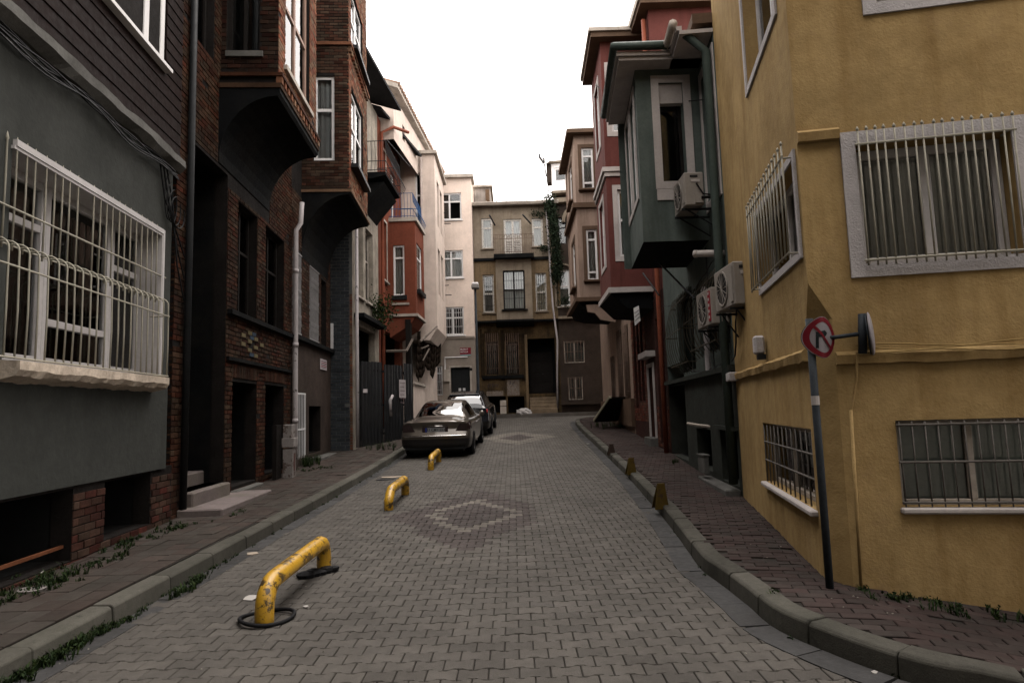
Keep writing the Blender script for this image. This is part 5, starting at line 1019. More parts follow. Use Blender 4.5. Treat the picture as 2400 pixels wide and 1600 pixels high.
# air conditioners
ACW = pm('yellowed_ac_casing', (.26, .235, .21), rough=.5, var=.12, bump=0, dirt=.35, dcol=(.2, .17, .14)); ACD = pm('ac_dark', (.03, .028, .028), bump=0)
def ac(x0, x1, yn, yf, z0, z1, wallx, label, red=False):
    r = thing('air_conditioner', label, 'air conditioner', (x0, yn, z0-.05), 'air conditioners by the green house'); Wf = Wall(x0, yf, x0, yn); L_ = yf-yn; h = z1-z0
    MB().abox(x0, x1, yn, yf, z0, z1).build('casing', ACW, r, bevel=.015)
    c = Wf.pt(L_*.42, (z0+z1)/2, .004); rr = h*.42
    MB().lathe(c, Wf.n, [(0, rr), (.012, rr), (.012, rr-.02), (.002, rr-.03)], 24).build('fan_ring', ACW, r); MB().lathe(c, Wf.n, [(.001, rr-.03), (.004, rr-.035)], 24).build('fan_opening', ACD, r)
    for k in range(7): MB().tube([c+Wf.n*.012+Vector((0, 0, rr*math.sin(t)))+Wf.u*rr*math.cos(t)*1.0 if q else c+Wf.n*.012+Vector((0, 0, -rr*math.sin(t)))-Wf.u*rr*math.cos(t) for q in (0, 1) for t in [k*math.pi/7]], .004, 4).build('guard_wire', ACW, r)
    MB().box(Wf, L_*.84, L_*.97, z0+.05, z1-.05, .002, .012).build('badge_strip', pm('ac_red', (.25, .03, .04), bump=0) if red else ACW, r)
    if red:
        for k in range(5): MB().box(Wf, L_*.87, L_*.94, z0+.09+k*h*.16, z0+.09+k*h*.16+.04, .013, .016).build('letter_mark', WST, r)
    Wn = Wall(x0, yn, x1, yn); wd = x1-x0
    MB().box(Wn, wd*.3, wd*.7, z1-h*.16, z1-h*.09, .001, .006).build('grip', ACD, r); MB().box(Wn, wd*.35, wd*.8, z1-h*.3, z1-h*.22, .001, .01).build('data_plate', WST, r); MB().box(Wn, wd*.5, wd*.9, z0+.03, z0+h*.35, .001, .03).build('valve_cover', ACW, r)
    MB().tube([Wn.pt(wd*.6, z1-h*.35, .02), Wn.pt(wd*.9, z0+h*.3, .05), Wn.pt(wd*1.3, z0+h*.28, .04)], .012, 6).tube([Wn.pt(wd*.8, z0+h*.2, .04), Wn.pt(wd*1.3, z0+h*.2, .06)], .022, 6).build('hose', DWOOD, r)
    m = MB()
    for yy in (yn+.1, yf-.1): m.abox(x0-.03, wallx, yy-.015, yy+.015, z0-.05, z0-.02); m.tube([(x0+.05, yy, z0-.04), (wallx, yy, z0-.35)], .012, 5)
    m.build('bracket', BLACK, r); return r
p, q = at(1716, 612, 8.2), at(1756, 712, 8.2); ac(p.x, p.x+.27, 8.2, 8.98, q.z, p.z, 3.1, 'nearest air conditioner outdoor unit, beside the yellow house barred window')
p, q = at(1664, 672, 9.5), at(1690, 758, 9.5); ac(p.x, p.x+.27, 9.5, 10.25, q.z, p.z, 3.3, 'air conditioner outdoor unit with red badge strip below the flue', True)
p, q = at(1602, 404, 9.75), at(1650, 480, 9.75); ac(p.x, p.x+.3, 9.75, 10.4, q.z, p.z, 3.25, 'highest air conditioner outdoor unit, under the green bay window')

# ------------------------------------------------------------------ street furniture
YP = pm('chipped_yellow_paint', (.42, .235, .018), rough=.35, var=.2, scale=5, bump=.25, bscale=60, spec=.5, worn=.95, wcol=(.03, .02, .013), wscale=9, wthr=.53)
BL_LAB = ['nearest yellow pipe barrier with black ring around its foot', 'middle yellow pipe barrier with a dented corner', 'farthest yellow pipe barrier, just behind the parked car']
for k, (f0, f1) in enumerate(((gnd(628, 1462), gnd(748, 1335)), (gnd(905, 1196), gnd(948, 1160)), (gnd(998, 1102), gnd(1022, 1083)))):
    f0 = Vector((-1.93, f0.y, G(0, f0.y))); f1 = Vector((-1.93, f1.y, G(0, f1.y))); o = thing('pipe_barrier', BL_LAB[k], 'barrier', f0, 'yellow pipe barriers'); hgt = .34; r = .07
    d = (f1-f0).normalized(); P = [f0-Vector((0, 0, .08)), f0+Vector((0, 0, .05)), f0+Vector((0, 0, hgt-.24))]
    P += [f0+Vector((0, 0, hgt-.24))+d*.2*(1-math.cos(t))+Vector((0, 0, .18*math.sin(t))) for t in (.3, .6, .9, 1.2, 1.57)]
    P += [f0.lerp(f1, t)+Vector((0, 0, hgt-.06)) for t in (.25, .4, .5, .6, .75)]
    P += [f1+Vector((0, 0, hgt-.24))-d*.13*(1-math.cos(t))+Vector((0, 0, .18*math.sin(t))) for t in (1.57, 1.2, .9, .6, .3)]+[f1+Vector((0, 0, hgt-.24)), f1+Vector((0, 0, .05)), f1-Vector((0, 0, .08))]
    m = MB().tube(P, r, 18)
    if k == 1: m.v = [(v[0], v[1]+.02, v[2]-.025) if abs(v[1]-f0.y-.05) < .09 and v[2] > f0.z+hgt-.14 else v for v in m.v]
    m.build('pipe', YP, o, smooth=True)
    for f in (f0, f1): MB().lathe(f-Vector((0, 0, .01)), (0, 0, 1), [(0, .085), (.015, .08), (.02, .06)], 14).build('footing', CONC, o)
RUB = pm('black_rubber', (.012, .012, .013), rough=.55, bump=.2, var=.1)
c = gnd(612, 1440); c = Vector((-1.95, c.y-.12, G(0, c.y)+.018))
m = MB(); ring_p = [c+Vector((.2*math.cos(t), .19*math.sin(t)+.015*math.cos(2*t), .01*math.sin(t*2))) for t in [2*math.pi*i/36 for i in range(37)]]; m.tube(ring_p, .015, 8); 
tag(m.build('rubber_ring', RUB, None, smooth=True), 'thin black rubber ring lying around the nearest barrier foot', 'rubber ring')
c = gnd(722, 1345); m = MB(); random.seed(3)
for i in range(5): m.lathe((c.x+.02+.05*i, c.y-.1+.045*i, G(c.x, c.y)+.0), (0, 0, 1), [(0, .09-.01*i), (.03, .1-.01*i), (.045+.01*(i % 2), .06), (.05, .02)], 9)
tag(m.build('rubber_slab', RUB, None), 'flattened black rubber lump at the far foot of the nearest barrier', 'rubber slab')
# kerb posts on the right
KPL = ['nearest yellow folded steel kerb post on the right kerb', 'middle yellow steel kerb post on the right kerb', 'farthest small brownish steel kerb post on the right kerb']
for k, (px, py, top) in enumerate(((1552, 1185, 1132), (1481, 1107, 1072), (1434, 1062, 1040))):
    g0 = gnd(px, py, .14); tp = at(px, top, g0.y); h = tp.z-g0.z; o = thing('kerb_post', KPL[k], 'kerb post', g0, 'steel posts along the right kerb'); wb_, wt_ = .095, .05
    mt = pm('dull_yellow_steel', (.085, .056, .014), rough=.6, worn=.9, wcol=(.06, .04, .025), wscale=12, wthr=.56) if k < 2 else pm('brown_steel', (.045, .03, .024), rough=.7)
    Wk = Wall(g0.x-.2, g0.y, g0.x+.2, g0.y); z0 = g0.z-.05; z1 = g0.z+h
    m = MB(); m.prism([(.2-wb_, z0), (.2+wb_, z0), (.2+wt_, z1-.02), (.2+wt_-.02, z1), (.2-wt_+.02, z1), (.2-wt_, z1-.02)], -.02, .005, Wk); m.build('front_plate', mt, o, bevel=.006)
    m = MB(); m.add([(g0.x-wt_, g0.y, z1), (g0.x+wt_, g0.y, z1), (g0.x+wb_, g0.y+.22, z0), (g0.x-wb_, g0.y+.22, z0), (g0.x-wt_, g0.y+.02, z1), (g0.x+wt_, g0.y+.02, z1), (g0.x+wb_, g0.y+.24, z0), (g0.x-wb_, g0.y+.24, z0)], [(0, 1, 2, 3), (7, 6, 5, 4), (0, 4, 5, 1), (1, 5, 6, 2), (2, 6, 7, 3), (3, 7, 4, 0)]); m.build('back_plate', mt, o)
# traffic sign
DST = pm('dark_steel', (.035, .04, .046), rough=.5, var=.3, bump=.2, worn=.8, wcol=(.2, .2, .2), wscale=7, wthr=.68)
sg = thing('road_sign', 'bent no right turn sign on a leaning dark pole at the yellow corner', 'road sign', gnd(1945, 1378, .14)); b0 = gnd(1945, 1378, .14); b0.z -= .05; b1 = at(1896, 747, b0.y-.02)
MB().tube([b0, b0.lerp(b1, .5), b1], .029, 12).build('pole', DST, sg, smooth=True); px_ = lambda t: b0.lerp(b1, t)
MB().lathe(px_(.68)+Vector((0, 0, 0)), (b1-b0), [(0, .031), (.07, .031)], 12).build('sticker', WST, sg)
cs = at(1930, 790, b0.y-.06); RS = .163; ex = Vector((.86, .5, 0)).normalized(); ez = Vector((.02, .0, 1)); en = ex.cross(ez).normalized()
def bend(a, b, off=0):
    v = ex*(a*.88 if a > 0 else a*.72)+ez*b-en*(4.2*min(0, a)**2+.5*max(0, a)*abs(b))
    return cs+v+en*off
def patch(poly_rings, name, mat, off):
    pass
def disc(r0, r1, off, name, mat, n=48, k=8):
    m = MB(); b = 0
    for j in range(k+1):
        r = r0+(r1-r0)*j/k
        for i in range(n): t = 2*math.pi*i/n; m.v.append(tuple(bend(r*math.cos(t), r*math.sin(t), off)))
    for j in range(k):
        for i in range(n): m.f.append((j*n+i, j*n+(i+1) % n, (j+1)*n+(i+1) % n, (j+1)*n+i)); m.m.append(0)
    return m.build(name, mat, sg, smooth=True)
SRED = pm('sign_red', (.13, .012, .018), rough=.4, bump=0, var=.12, dirt=.3); SWH = pm('sign_white', (.22, .2, .21), rough=.4, bump=0, var=.1, dirt=.25, dcol=(.25, .23, .23)); SBK = pm('sign_black', (.015, .018, .02), rough=.4, bump=0)
disc(.0, RS, -.004, 'sign_back', DST); disc(0.0, RS*.995, .0, 'sign_plate', SWH); disc(RS*.74, RS*.97, .0025, 'red_ring', SRED, k=3)
def strip(pts, wds, off, name, mat):
    m = MB(); n = len(pts)
    for i, (a, b) in enumerate(pts):
        p = Vector(pts[max(i-1, 0)]); q = Vector(pts[min(i+1, n-1)]); t = (q-p).normalized(); s = Vector((-t.y, t.x))*wds[i]; m.v += [tuple(bend(a+s.x, b+s.y, off)), tuple(bend(a-s.x, b-s.y, off))]
    m.f = [(2*i, 2*i+1, 2*i+3, 2*i+2) for i in range(n-1)]; m.m = [0]*(n-1); m.build(name, mat, sg)
L_ = lambda a, b, n: [(a[0]+(b[0]-a[0])*i/n, a[1]+(b[1]-a[1])*i/n) for i in range(n+1)]
p_ = L_((-.075, -.085), (-.07, .02), 6); strip(p_, [.012]*7, .0045, 'arrow_stem', SBK); p_ = L_((-.08, .02), (.01, .03), 6); strip(p_, [.022]*7, .005, 'arrow_arm', SBK); strip(L_((.008, .03), (.045, .032), 3), [.026, .022, .014, .001], .0052, 'arrow_head', SBK)
strip(L_((-.095, .085), (.09, -.085), 16), [.011]*17, .0065, 'red_slash', SRED)
# second sign seen edge-on
j0, j1 = at(1958, 790, b0.y+.0), at(2016, 782, b0.y-.06); MB().tube([px_(.93), j0, j1], .016, 8).build('arm', DST, sg, smooth=True)
t0, t1 = at(2022, 828, j1.y), at(2021, 736, j1.y); MB().tube([t0, t1], .032, 12).build('bracket_tube', DST, sg, smooth=True); cc = at(2037, 782, j1.y-.01)
MB().lathe(cc, (.86, -.5, .05), [(0, .1), (.004, .165), (.012, .168), (.022, .15), (.03, .1), (.034, .02)], 28).build('second_sign_plate', SWH, sg, smooth=True); MB().lathe(cc-Vector((.012, 0, 0)), (.86, -.5, .05), [(0, .02), (.0, .163), (.006, .163)], 24).build('second_sign_back', DST, sg)
# street lamp
lh = at(1114, 676, 29.3); lb = Vector((lh.x+.02, 29.3, G(0, 29.3)))
la = thing('street_lamp', 'slim dark street lamp with boxy white head before the cream house', 'street lamp', lb)
MB().tube([lb, lb.lerp(lh, .3), lb.lerp(lh, .6), lh], .06, 10, taper=(1.3, 1.1, .9, .7)).build('pole', DST, la, smooth=True); MB().abox(lh.x-.17, lh.x+.17, 29.05, 29.5, lh.z-.02, lh.z+.15).build('lamp_head', pm('lamp_grey', (.2, .19, .18)), la, bevel=.03); MB().abox(lh.x-.15, lh.x+.15, 29.07, 29.48, lh.z+.151, lh.z+.25).build('lamp_cap', WHITEPVC, la, bevel=.03)
# metal hoarding
HM = pm('black_sheet_metal', (.016, .017, .019), rough=.38, var=.3, bump=.1, spec=.6, metal=.4, dirt=.4, worn=.5, wcol=(.05, .05, .053), wscale=2.2, wthr=.6)
H0, H1 = at(816, 900, 19.1), at(967, 900, 22.6); WH = Wall(H0.x, 19.1, H1.x, 22.6); hz = thing('sheet_metal_hoarding', 'black corrugated sheet metal hoarding behind the parked cars', 'hoarding', WH.pt(1.5, .7))
zt = WH.uv(880, 848)[1]
for i in range(6):
    a, b = WH.L*i/6, WH.L*(i+1)/6-.01; m = MB(); n = 24; dz = random.uniform(-.06, .05); tilt = random.uniform(-.03, .03)
    f = lambda k: .022*max(-1, min(1, 1.8*math.sin(k/n*6*math.pi)))+.02*(i % 2)
    for k in range(n): u0, u1 = a+(b-a)*k/n, a+(b-a)*(k+1)/n; m.quad(WH.pt(u0, .4, f(k)), WH.pt(u1, .4, f(k+1)), WH.pt(u1, zt+dz, f(k+1)+tilt), WH.pt(u0, zt+dz, f(k)+tilt))
    o = m.build('sheet', HM, hz); sm = o.modifiers.new('thickness', 'SOLIDIFY'); sm.thickness = .004
m = MB()
for z in (1.0, 1.9, zt-.3): m.box(WH, 0, WH.L, z, z+.06, -.09, -.03)
m.build('back_rail', DWOOD, hz)
po = WH.rect(935, 889, 951, 932, .05); ps = MB().box(WH, po[0], po[1], po[2], po[3], .05, .056).build('poster', pm('poster_paper', (.4, .36, .36), bump=0, dirt=.3), None); tag(ps, 'torn white paper poster on the sheet metal hoarding', 'poster')
for k in range(6): z = po[3]-.1-k*.13; MB().box(WH, po[0]+.06, po[1]-.06-.04*(k % 2), z-.02, z+.0, .057, .059).build('text_line', pm('faded_ink', (.14, .1, .11), bump=0), ps)
po = WH.rect(851, 911, 861, 920, .05); tag(MB().box(WH, *po, .05, .055).build('hoarding_plate', pm('poster_paper', (.4, .36, .36)), None), 'tiny pale number plate on the sheet metal hoarding', 'plate')
po = WH.rect(912, 930, 916, 975, .06); m = MB().tube([WH.pt(po[0]+.05, po[2], .08), WH.pt(po[0], po[3]-.1, .1), WH.pt(po[0]+.12, po[3]+.05, .12)], .05, 8); tag(m.build('bent_pipe_end', PIPEW, None, smooth=True), 'short pale bent pipe standing before the hoarding', 'pipe')
# brown awning cloth, widened and darkened to stand for shade under the bay
AW = pm('shade_brown_tarp', (.014, .009, .006), rough=.9, var=.3); ta = at(978, 776, 25.8); tb = at(1037, 774, 29.8)
m = MB(); n = 14
for i in range(n):
    for j in range(6):
        P = []
        for (a, b) in ((i, j), (i+1, j), (i+1, j+1), (i, j+1)):
            t = a/n; s = b/6; p = ta.lerp(tb, t); P.append(Vector((p.x+.05*math.sin(a*2.1)-.1*s, p.y+.06*math.cos(a*1.7), p.z-s*(1.75+.25*math.sin(a*.9)+.12*math.sin(a*2.3)))))
        m.quad(*P)
tag(m.build('tarp_with_shade', AW, None, smooth=True), 'dark brown tarp and added shade under the pinkish white bay', 'tarp').modifiers.new('thickness', 'SOLIDIFY').thickness = .01
wl5 = Wall(-3.55, 23.3, -3.6, 27); o = MB().box(wl5, 0, 3.2, .6, at(978, 900, 23.5).z, -.2, 0).build('garden_wall', PINK, None); tag(o, 'low pinkish wall between the hoarding and the cream house', 'wall'); MB().box(wl5, -.05, 3.2, at(978, 900, 23.5).z, at(978, 894, 23.5).z, -.25, .06).build('coping', STONE, o)
# leaning board on the right
bb = thing('leaning_board', 'long pale plank edge of a sloping hatch beside the beige house', 'board', at(1395, 985, 24)); p0, p1 = at(1393, 985, 23.6), at(1430, 930, 22.5)
m = MB(); wv = Vector((.9, .5, 0)); m.add([p0, p1, p1+wv, p0+wv, p0-Vector((0, 0, .06)), p1-Vector((0, 0, .06)), p1+wv-Vector((0, 0, .06)), p0+wv-Vector((0, 0, .06))], [(0, 1, 2, 3), (7, 6, 5, 4), (0, 4, 5, 1), (1, 5, 6, 2), (2, 6, 7, 3), (3, 7, 4, 0)]); m.build('hatch', DWOOD, bb)
MB().tube([p0, p1], .06, 4).build('edge_plank', pm('weathered_plank', (.2, .18, .13)), bb)
# rubbish bag at the far steps
g0 = at(1228, 966, 30.9); m = MB(); random.seed(5)
bm = bmesh.new(); bmesh.ops.create_icosphere(bm, subdivisions=3, radius=.3)
for v in bm.verts: n_ = v.co.normalized(); v.co *= 1+.18*math.sin(n_.x*9+n_.z*5)*math.cos(n_.y*7)+random.uniform(-.05, .05); v.co.z *= .7; v.co.x *= 1.2
me = bpy.data.meshes.new('rubbish_bag'); bm.to_mesh(me); bm.free(); me.materials.append(pm('bag_plastic', (.32, .3, .29), rough=.4, bump=.2)); o = bpy.data.objects.new('rubbish_bag', me); link(o, None, (g0.x, 30.9, G(0, 30.9)+.2)); tag(o, 'white rubbish bag beside the steps of the ochre house', 'bag')

# ------------------------------------------------------------------ cars
def cr(vals, xs, x):
    i = max(k for k in range(len(xs)) if xs[k] <= x+1e-9); i = min(i, len(xs)-2); t = (x-xs[i])/(xs[i+1]-xs[i])
    m0 = (vals[i+1]-vals[max(i-1, 0)])/(xs[i+1]-xs[max(i-1, 0)]); m1 = (vals[min(i+2, len(xs)-1)]-vals[i])/(xs[min(i+2, len(xs)-1)]-xs[i]); h = xs[i+1]-xs[i]
    return (2*t**3-3*t*t+1)*vals[i]+(t**3-2*t*t+t)*h*m0+(-2*t**3+3*t*t)*vals[i+1]+(t**3-t*t)*h*m1
def car(name, label, T, paint, rearw, sidew, Lc, rbulge):
    root = thing(name, label, 'car', (0, 0, 0)); ys = [r[0] for r in T]; col = lambda k: [r[k] for r in T]
    NS = 90; S = [Lc*(.5-.5*math.cos(math.pi*i/NS)) for i in range(NS+1)]
    def section(y):
        W_, z0, zs, zb, wb, zt, wt, cw = [cr(col(k), ys, y) for k in range(1, 9)]
        pts = [(.78*W_, z0), (.95*W_, z0+.05), (.995*W_, .42), (W_, .6), (.99*W_, .78), (.955*W_, zs), (wb, zb), (wb*.55+wt*.45, zb+.5*(zt-zb)), (wt, zt-.02), (wt*.75, zt+cw*.6), (0, zt+cw)]
        ts = list(range(11)); out = []
        for k in range(51): t = k/5; out.append((cr([p[0] for p in pts], ts, t), cr([p[1] for p in pts], ts, t)))
        return out
    rows = []
    for y in S:
        sec = section(y); fall = max(0, 1-y/.35); row = []
        for k, (a, z) in enumerate(sec):
            yy = y+rbulge(z)*fall*(1 if z < 1.02 else .3); row.append(Vector((a, yy, z)))
        rows.append(row)
    full = lambda row: row+[Vector((-p.x, p.y, p.z)) for p in row[-2::-1]]
    m = MB(); R_ = [full(r) for r in rows]; n = len(R_[0])
    for r in R_: m.v += [tuple(p) for p in r]
    for i in range(len(R_)-1): m.f += [(i*n+j, i*n+j+1, (i+1)*n+j+1, (i+1)*n+j) for j in range(n-1)]
    for r, rev in ((R_[0], 0), (R_[-1], 1)):       # end caps as shrinking rings keeping height bands
        b = len(m.v); 
        for s in (.66, .33, 0): m.v += [(p.x*s, p.y-(0 if rev else .02*(1-s)), p.z) for p in r]
        base = 0 if not rev else (len(R_)-1)*n
        for q in range(3):
            i0 = base if q == 0 else b+(q-1)*n
            m.f += [(i0+j, b+q*n+j, b+q*n+j+1, i0+j+1) for j in range(n-1)]
    m.m = [1 if sum(m.v[q][2] for q in f)/len(f) < .53 and sum(m.v[q][1] for q in f)/len(f) < .45 else 0 for f in m.f]; body = m.build('body', [paint, pm('bumper_shade', (.012, .011, .011), rough=.3, bump=0, var=0, spec=.3)], root, smooth=True)  # lower rear faces coloured dark as shade near the ground
    MB().abox(-.72, .72, .15, Lc-.2, .16, .4).build('underbody', BLACK, root)
    def skin(i0, i1, j0, j1, side, off, mat, nm, par=root, rnd=0):
        mm = MB(); w_ = j1-j0
        for i in range(i0, i1+1):
            for j in range(j0, j1+1):
                p = rows[i][j]; a = rows[min(i+1, NS)][j]-rows[max(i-1, 0)][j]; b = rows[i][min(j+1, 50)]-rows[i][max(j-1, 0)]; nn = b.cross(a); nn = nn.normalized() if nn.length > 1e-6 else Vector((0, 0, 1))
                if nn.x < 0 and p.x > .05 or nn.z < -.3: nn = -nn
                if j == 50: nn = Vector((0, nn.y, nn.z)).normalized()
                q = p+nn*off; mm.v.append((q.x*side, q.y, q.z))
        for i in range(i1-i0): mm.f += [(i*(w_+1)+j, i*(w_+1)+j+1, (i+1)*(w_+1)+j+1, (i+1)*(w_+1)+j) for j in range(w_)]
        mm.m = [0]*len(mm.f); return mm
    idx = lambda y: min(range(NS+1), key=lambda i: abs(S[i]-y))
    # rear window: both halves joined
    a = skin(idx(rearw[0]), idx(rearw[1]), 39, 50, 1, .006, None, ''); b = skin(idx(rearw[0]), idx(rearw[1]), 39, 50, -1, .006, None, ''); k = len(a.v); a.v += b.v; a.f += [tuple(q+k for q in f) for f in b.f]; a.m = [0]*len(a.f); a.build('rear_window', CARGLASS_B, root, smooth=True)
    for s in (-1, 1):
        for (u, v) in sidew: skin(idx(u), idx(v), 31, 38, s, .006, None, '').build('side_window', CARGLASS_B, root, smooth=True)
    for (yw) in (.98, Lc-1.0):
        for s in (-1, 1):
            Wd = .80; c = Vector((s*(Wd-.02), yw, .32)); ax = (s, 0, 0)
            MB().lathe(Vector((s*.9, yw, .34)), ax, [(0, .38), (.022, .38), (.025, .3)], 28).build('wheel_arch', BLACK, root)
            wo_ = MB().lathe(c, ax, [(0, .2), (0.0, .3), (.03, .32), (.13, .325), (.165, .31), (.17, .23), (.15, .21)], 28).build('wheel', RUB, root, smooth=True); MB().lathe(c, ax, [(.1, .215), (.155, .21), (.16, .16), (.135, .14), (.14, .05), (.15, .02)], 20).build('rim', pm('alloy', (.3, .3, .3), rough=.35, metal=.8, bump=0), wo_, smooth=True)
    return root, rows, skin, idx, S
CARGLASS_B = glass_mat('mirror_tint_glass', (.02, .022, .022), 2.6)
def set_car(root, x, y, yaw):
    s = math.atan((G(0, y+3.5)-G(0, y+1))/2.5); z = G(0, y+1)-1*math.tan(s); root.location = (x, y, z); root.rotation_euler = (s, 0, yaw)
GOLD = pm('gold_beige_car_paint', (.105, .09, .075), rough=.3, var=.04, bump=0, metal=.6, coat=.8)
T1 = [(0, .86, .3, .86, .95, .76, .965, .56, .005), (.06, .9, .25, .89, .97, .77, .985, .57, .01), (.22, .925, .22, .91, .985, .775, 1.005, .59, .015), (.6, .93, .2, .92, .985, .78, 1.02, .6, .02), (.98, .93, .2, .92, .98, .785, 1.04, .6, .02), (1.3, .93, .2, .92, .975, .79, 1.2, .585, .02), (1.75, .93, .2, .92, .97, .795, 1.385, .565, .025), (2.2, .93, .2, .92, .965, .8, 1.42, .565, .03), (2.8, .93, .2, .91, .96, .8, 1.42, .56, .03), (3.2, .93, .2, .91, .955, .8, 1.36, .56, .025), (3.7, .92, .2, .9, .95, .79, 1.14, .58, .02), (4.0, .92, .2, .89, .94, .78, 1.0, .6, .02), (4.5, .9, .2, .84, .88, .74, .9, .56, .02), (4.9, .84, .24, .72, .76, .66, .78, .5, .01), (5.02, .72, .3, .6, .64, .56, .66, .4, .0)]
bulge = lambda z: -.07*math.exp(-((z-.56)/.1)**2)-.05*math.exp(-((z-.38)/.1)**2)+.05*math.exp(-((z-.8)/.09)**2)-.02*math.exp(-((z-.96)/.05)**2)
r1, rows, skin, idx, S = car('parked_car', 'gold beige saloon car parked at the left kerb, nearest car', T1, GOLD, (1.02, 1.72), ((1.55, 2.35), (2.42, 3.25)), 5.02, bulge)
TLD = pm('dark_tail_lamp', (.02, .012, .012), rough=.12, bump=0, coat=.6); CHR = pm('chrome', (.75, .73, .7), rough=.12, metal=1, bump=0, var=.02)
for s in (-1, 1):
    skin(idx(.0), idx(.42), 19, 26, s, .008, None, '').build('tail_lamp', TLD, r1, smooth=True); 
    P = [Vector((s*.0, -.03, .84))]; z = .0
    m = MB(); m.prism([(s*.5, .66), (s*.86, .66), (s*.86, .9), (s*.66, .9)] if s > 0 else [(s*.86, .66), (s*.5, .66), (s*.66, .9), (s*.86, .9)], -.06, -.005, AX); m.build('tail_lamp', TLD, r1)
bar_p = [Vector((x, -.105+.10*(abs(x)/.9)**4, .6)) for x in [-.86+.0573*i for i in range(31)]]; MB().tube(bar_p, .022, 6).build('bumper_trim', CHR, r1, smooth=True)
MB().tube([(-.33, -.0, .845), (0, -.012, .855), (.33, -.0, .845)], .016, 6).build('boot_handle', CHR, r1, smooth=True)
MB().abox(-.34, .34, -.012, .05, .68, .83).build('plate_recess', TLD, r1); pl = MB().abox(-.26, .26, -.02, -.0125, .70, .81).build('number_plate', pm('plate_white', (.2, .2, .2), bump=0), r1); MB().abox(-.26, -.215, -.022, -.0205, .70, .81).build('plate_band', pm('plate_blue', (.02, .03, .15), bump=0), pl)
text_mesh('33 CMY 252', .095, 'plate_lettering', BLACK, pl, Matrix(((1, 0, 0, .02), (0, 0, -1, -.023), (0, 1, 0, .755), (0, 0, 0, 1))))
MB().abox(-.8, .8, -.02, .1, .24, .34).build('bumper_valance', BLACK, r1)
for yy in (1.75, 2.75): MB().tube([(.94, yy, .83), (.955, yy+.1, .835), (.94, yy+.2, .83)], .014, 6).build('door_handle', CHR, r1)
for s in (-1, 1): MB().lathe((s*.98, 3.35, .98), (0, 1, 0), [(0, .04), (.03, .085), (.14, .07), (.2, .02)], 12).build('door_mirror', GOLD, r1, smooth=True)
MB().tube([(s_, 1.02, 1.055) for s_ in (-.55, -.2, .2, .55)], .008, 4).build('window_seal', BLACK, r1)
set_car(r1, -2.1, 17.45, -.03)
DARK = pm('black_car_paint', (.016, .017, .02), rough=.2, var=.05, bump=0, coat=1)
T2 = [(0, .84, .32, .92, 1.0, .76, 1.03, .6, .005), (.08, .88, .26, .94, 1.02, .78, 1.12, .6, .01), (.3, .91, .22, .95, 1.02, .79, 1.36, .58, .015), (.5, .92, .22, .95, 1.02, .79, 1.46, .58, .02), (.9, .92, .22, .95, 1.01, .79, 1.5, .58, .03), (1.6, .92, .22, .95, 1.0, .79, 1.53, .58, .03), (2.4, .92, .22, .94, .99, .79, 1.5, .57, .03), (2.9, .92, .22, .93, .98, .79, 1.3, .57, .02), (3.35, .91, .22, .92, .97, .78, 1.04, .6, .02), (3.9, .89, .24, .84, .9, .72, .94, .55, .02), (4.25, .8, .28, .7, .76, .6, .8, .45, .01), (4.35, .7, .34, .6, .64, .5, .68, .4, 0)]
r2, rows, skin, idx, S = car('parked_car', 'black hatchback parked in front of the gold saloon', T2, DARK, (.1, .46), ((.75, 1.5), (1.57, 2.5)), 4.35, lambda z: -.05*math.exp(-((z-.55)/.12)**2))
RL = pm('red_tail_lamp', (.55, .03, .03), rough=.15, bump=0, coat=.6)
for s in (-1, 1): MB().prism([(s*.5, .88), (s*.84, .84), (s*.86, .96), (s*.6, .98)] if s > 0 else [(s*.84, .84), (s*.5, .88), (s*.6, .98), (s*.86, .96)], -.12, -.0, AX).build('tail_lamp', RL, r2)
MB().add([(-.02, .62, 1.5), (.02, .62, 1.5), (0, .56, 1.6), (0, .78, 1.5)], [(0, 1, 2), (1, 3, 2), (3, 0, 2), (0, 3, 1)]).build('roof_fin', BLACK, r2); MB().abox(-.55, .55, .38, .62, 1.475, 1.50).build('spoiler', DARK, r2, bevel=.01)
set_car(r2, -1.78, 23.3, -.03)

# ------------------------------------------------------------------ plants, weeds and litter
random.seed(11)
GRASS = pm('weed_green', (.016, .028, .008), rough=.7, bump=0, isl=.4, hue=.03, var=.2)
IVY = pm('ivy_green', (.012, .02, .01), rough=.6, bump=0, isl=.5, hue=.03, var=.2)
def leaf(m, c, r):
    a = Vector((random.uniform(-1, 1), random.uniform(-1, 1), random.uniform(-.5, 1))).normalized(); b = a.orthogonal().normalized(); b = (b*math.cos(random.random()*6)+a.cross(b)*math.sin(random.random()*6)).normalized(); d = a.cross(b)
    m.quad(c-b*r, c-d*r*.6+a*r*.2, c+b*r, c+d*r*.6+a*r*.2)
m = MB()
def clump(c, rx, ry, n, h, zoff=0):
    for _ in range(n):
        if _ % 14 == 0: sx, sy, sr = random.gauss(0, rx), random.gauss(0, ry), random.uniform(.2, 1)
        x, y = c[0]+sx+random.gauss(0, .018*sr+.004), c[1]+sy+random.gauss(0, .025*sr+.004); z = G(x, y)+zoff
        if random.random() < .6:
            a = random.random()*6.28; l = random.uniform(.4, 1)*h; wd = .004+.003*random.random(); dx, dy = math.cos(a), math.sin(a)
            p0 = Vector((x, y, z-.01)); p1 = p0+Vector((dx*l*.25, dy*l*.25, l*.7)); p2 = p0+Vector((dx*l*.7, dy*l*.7, l)); s = Vector((-dy, dx, 0))*wd
            m.quad(p0-s, p0+s, p1+s*.8, p1-s*.8); m.add([p1-s*.8, p1+s*.8, p2], [(0, 1, 2)])
        else: leaf(m, Vector((x, y, z+random.uniform(.0, h*.6))), random.uniform(.006, .018))
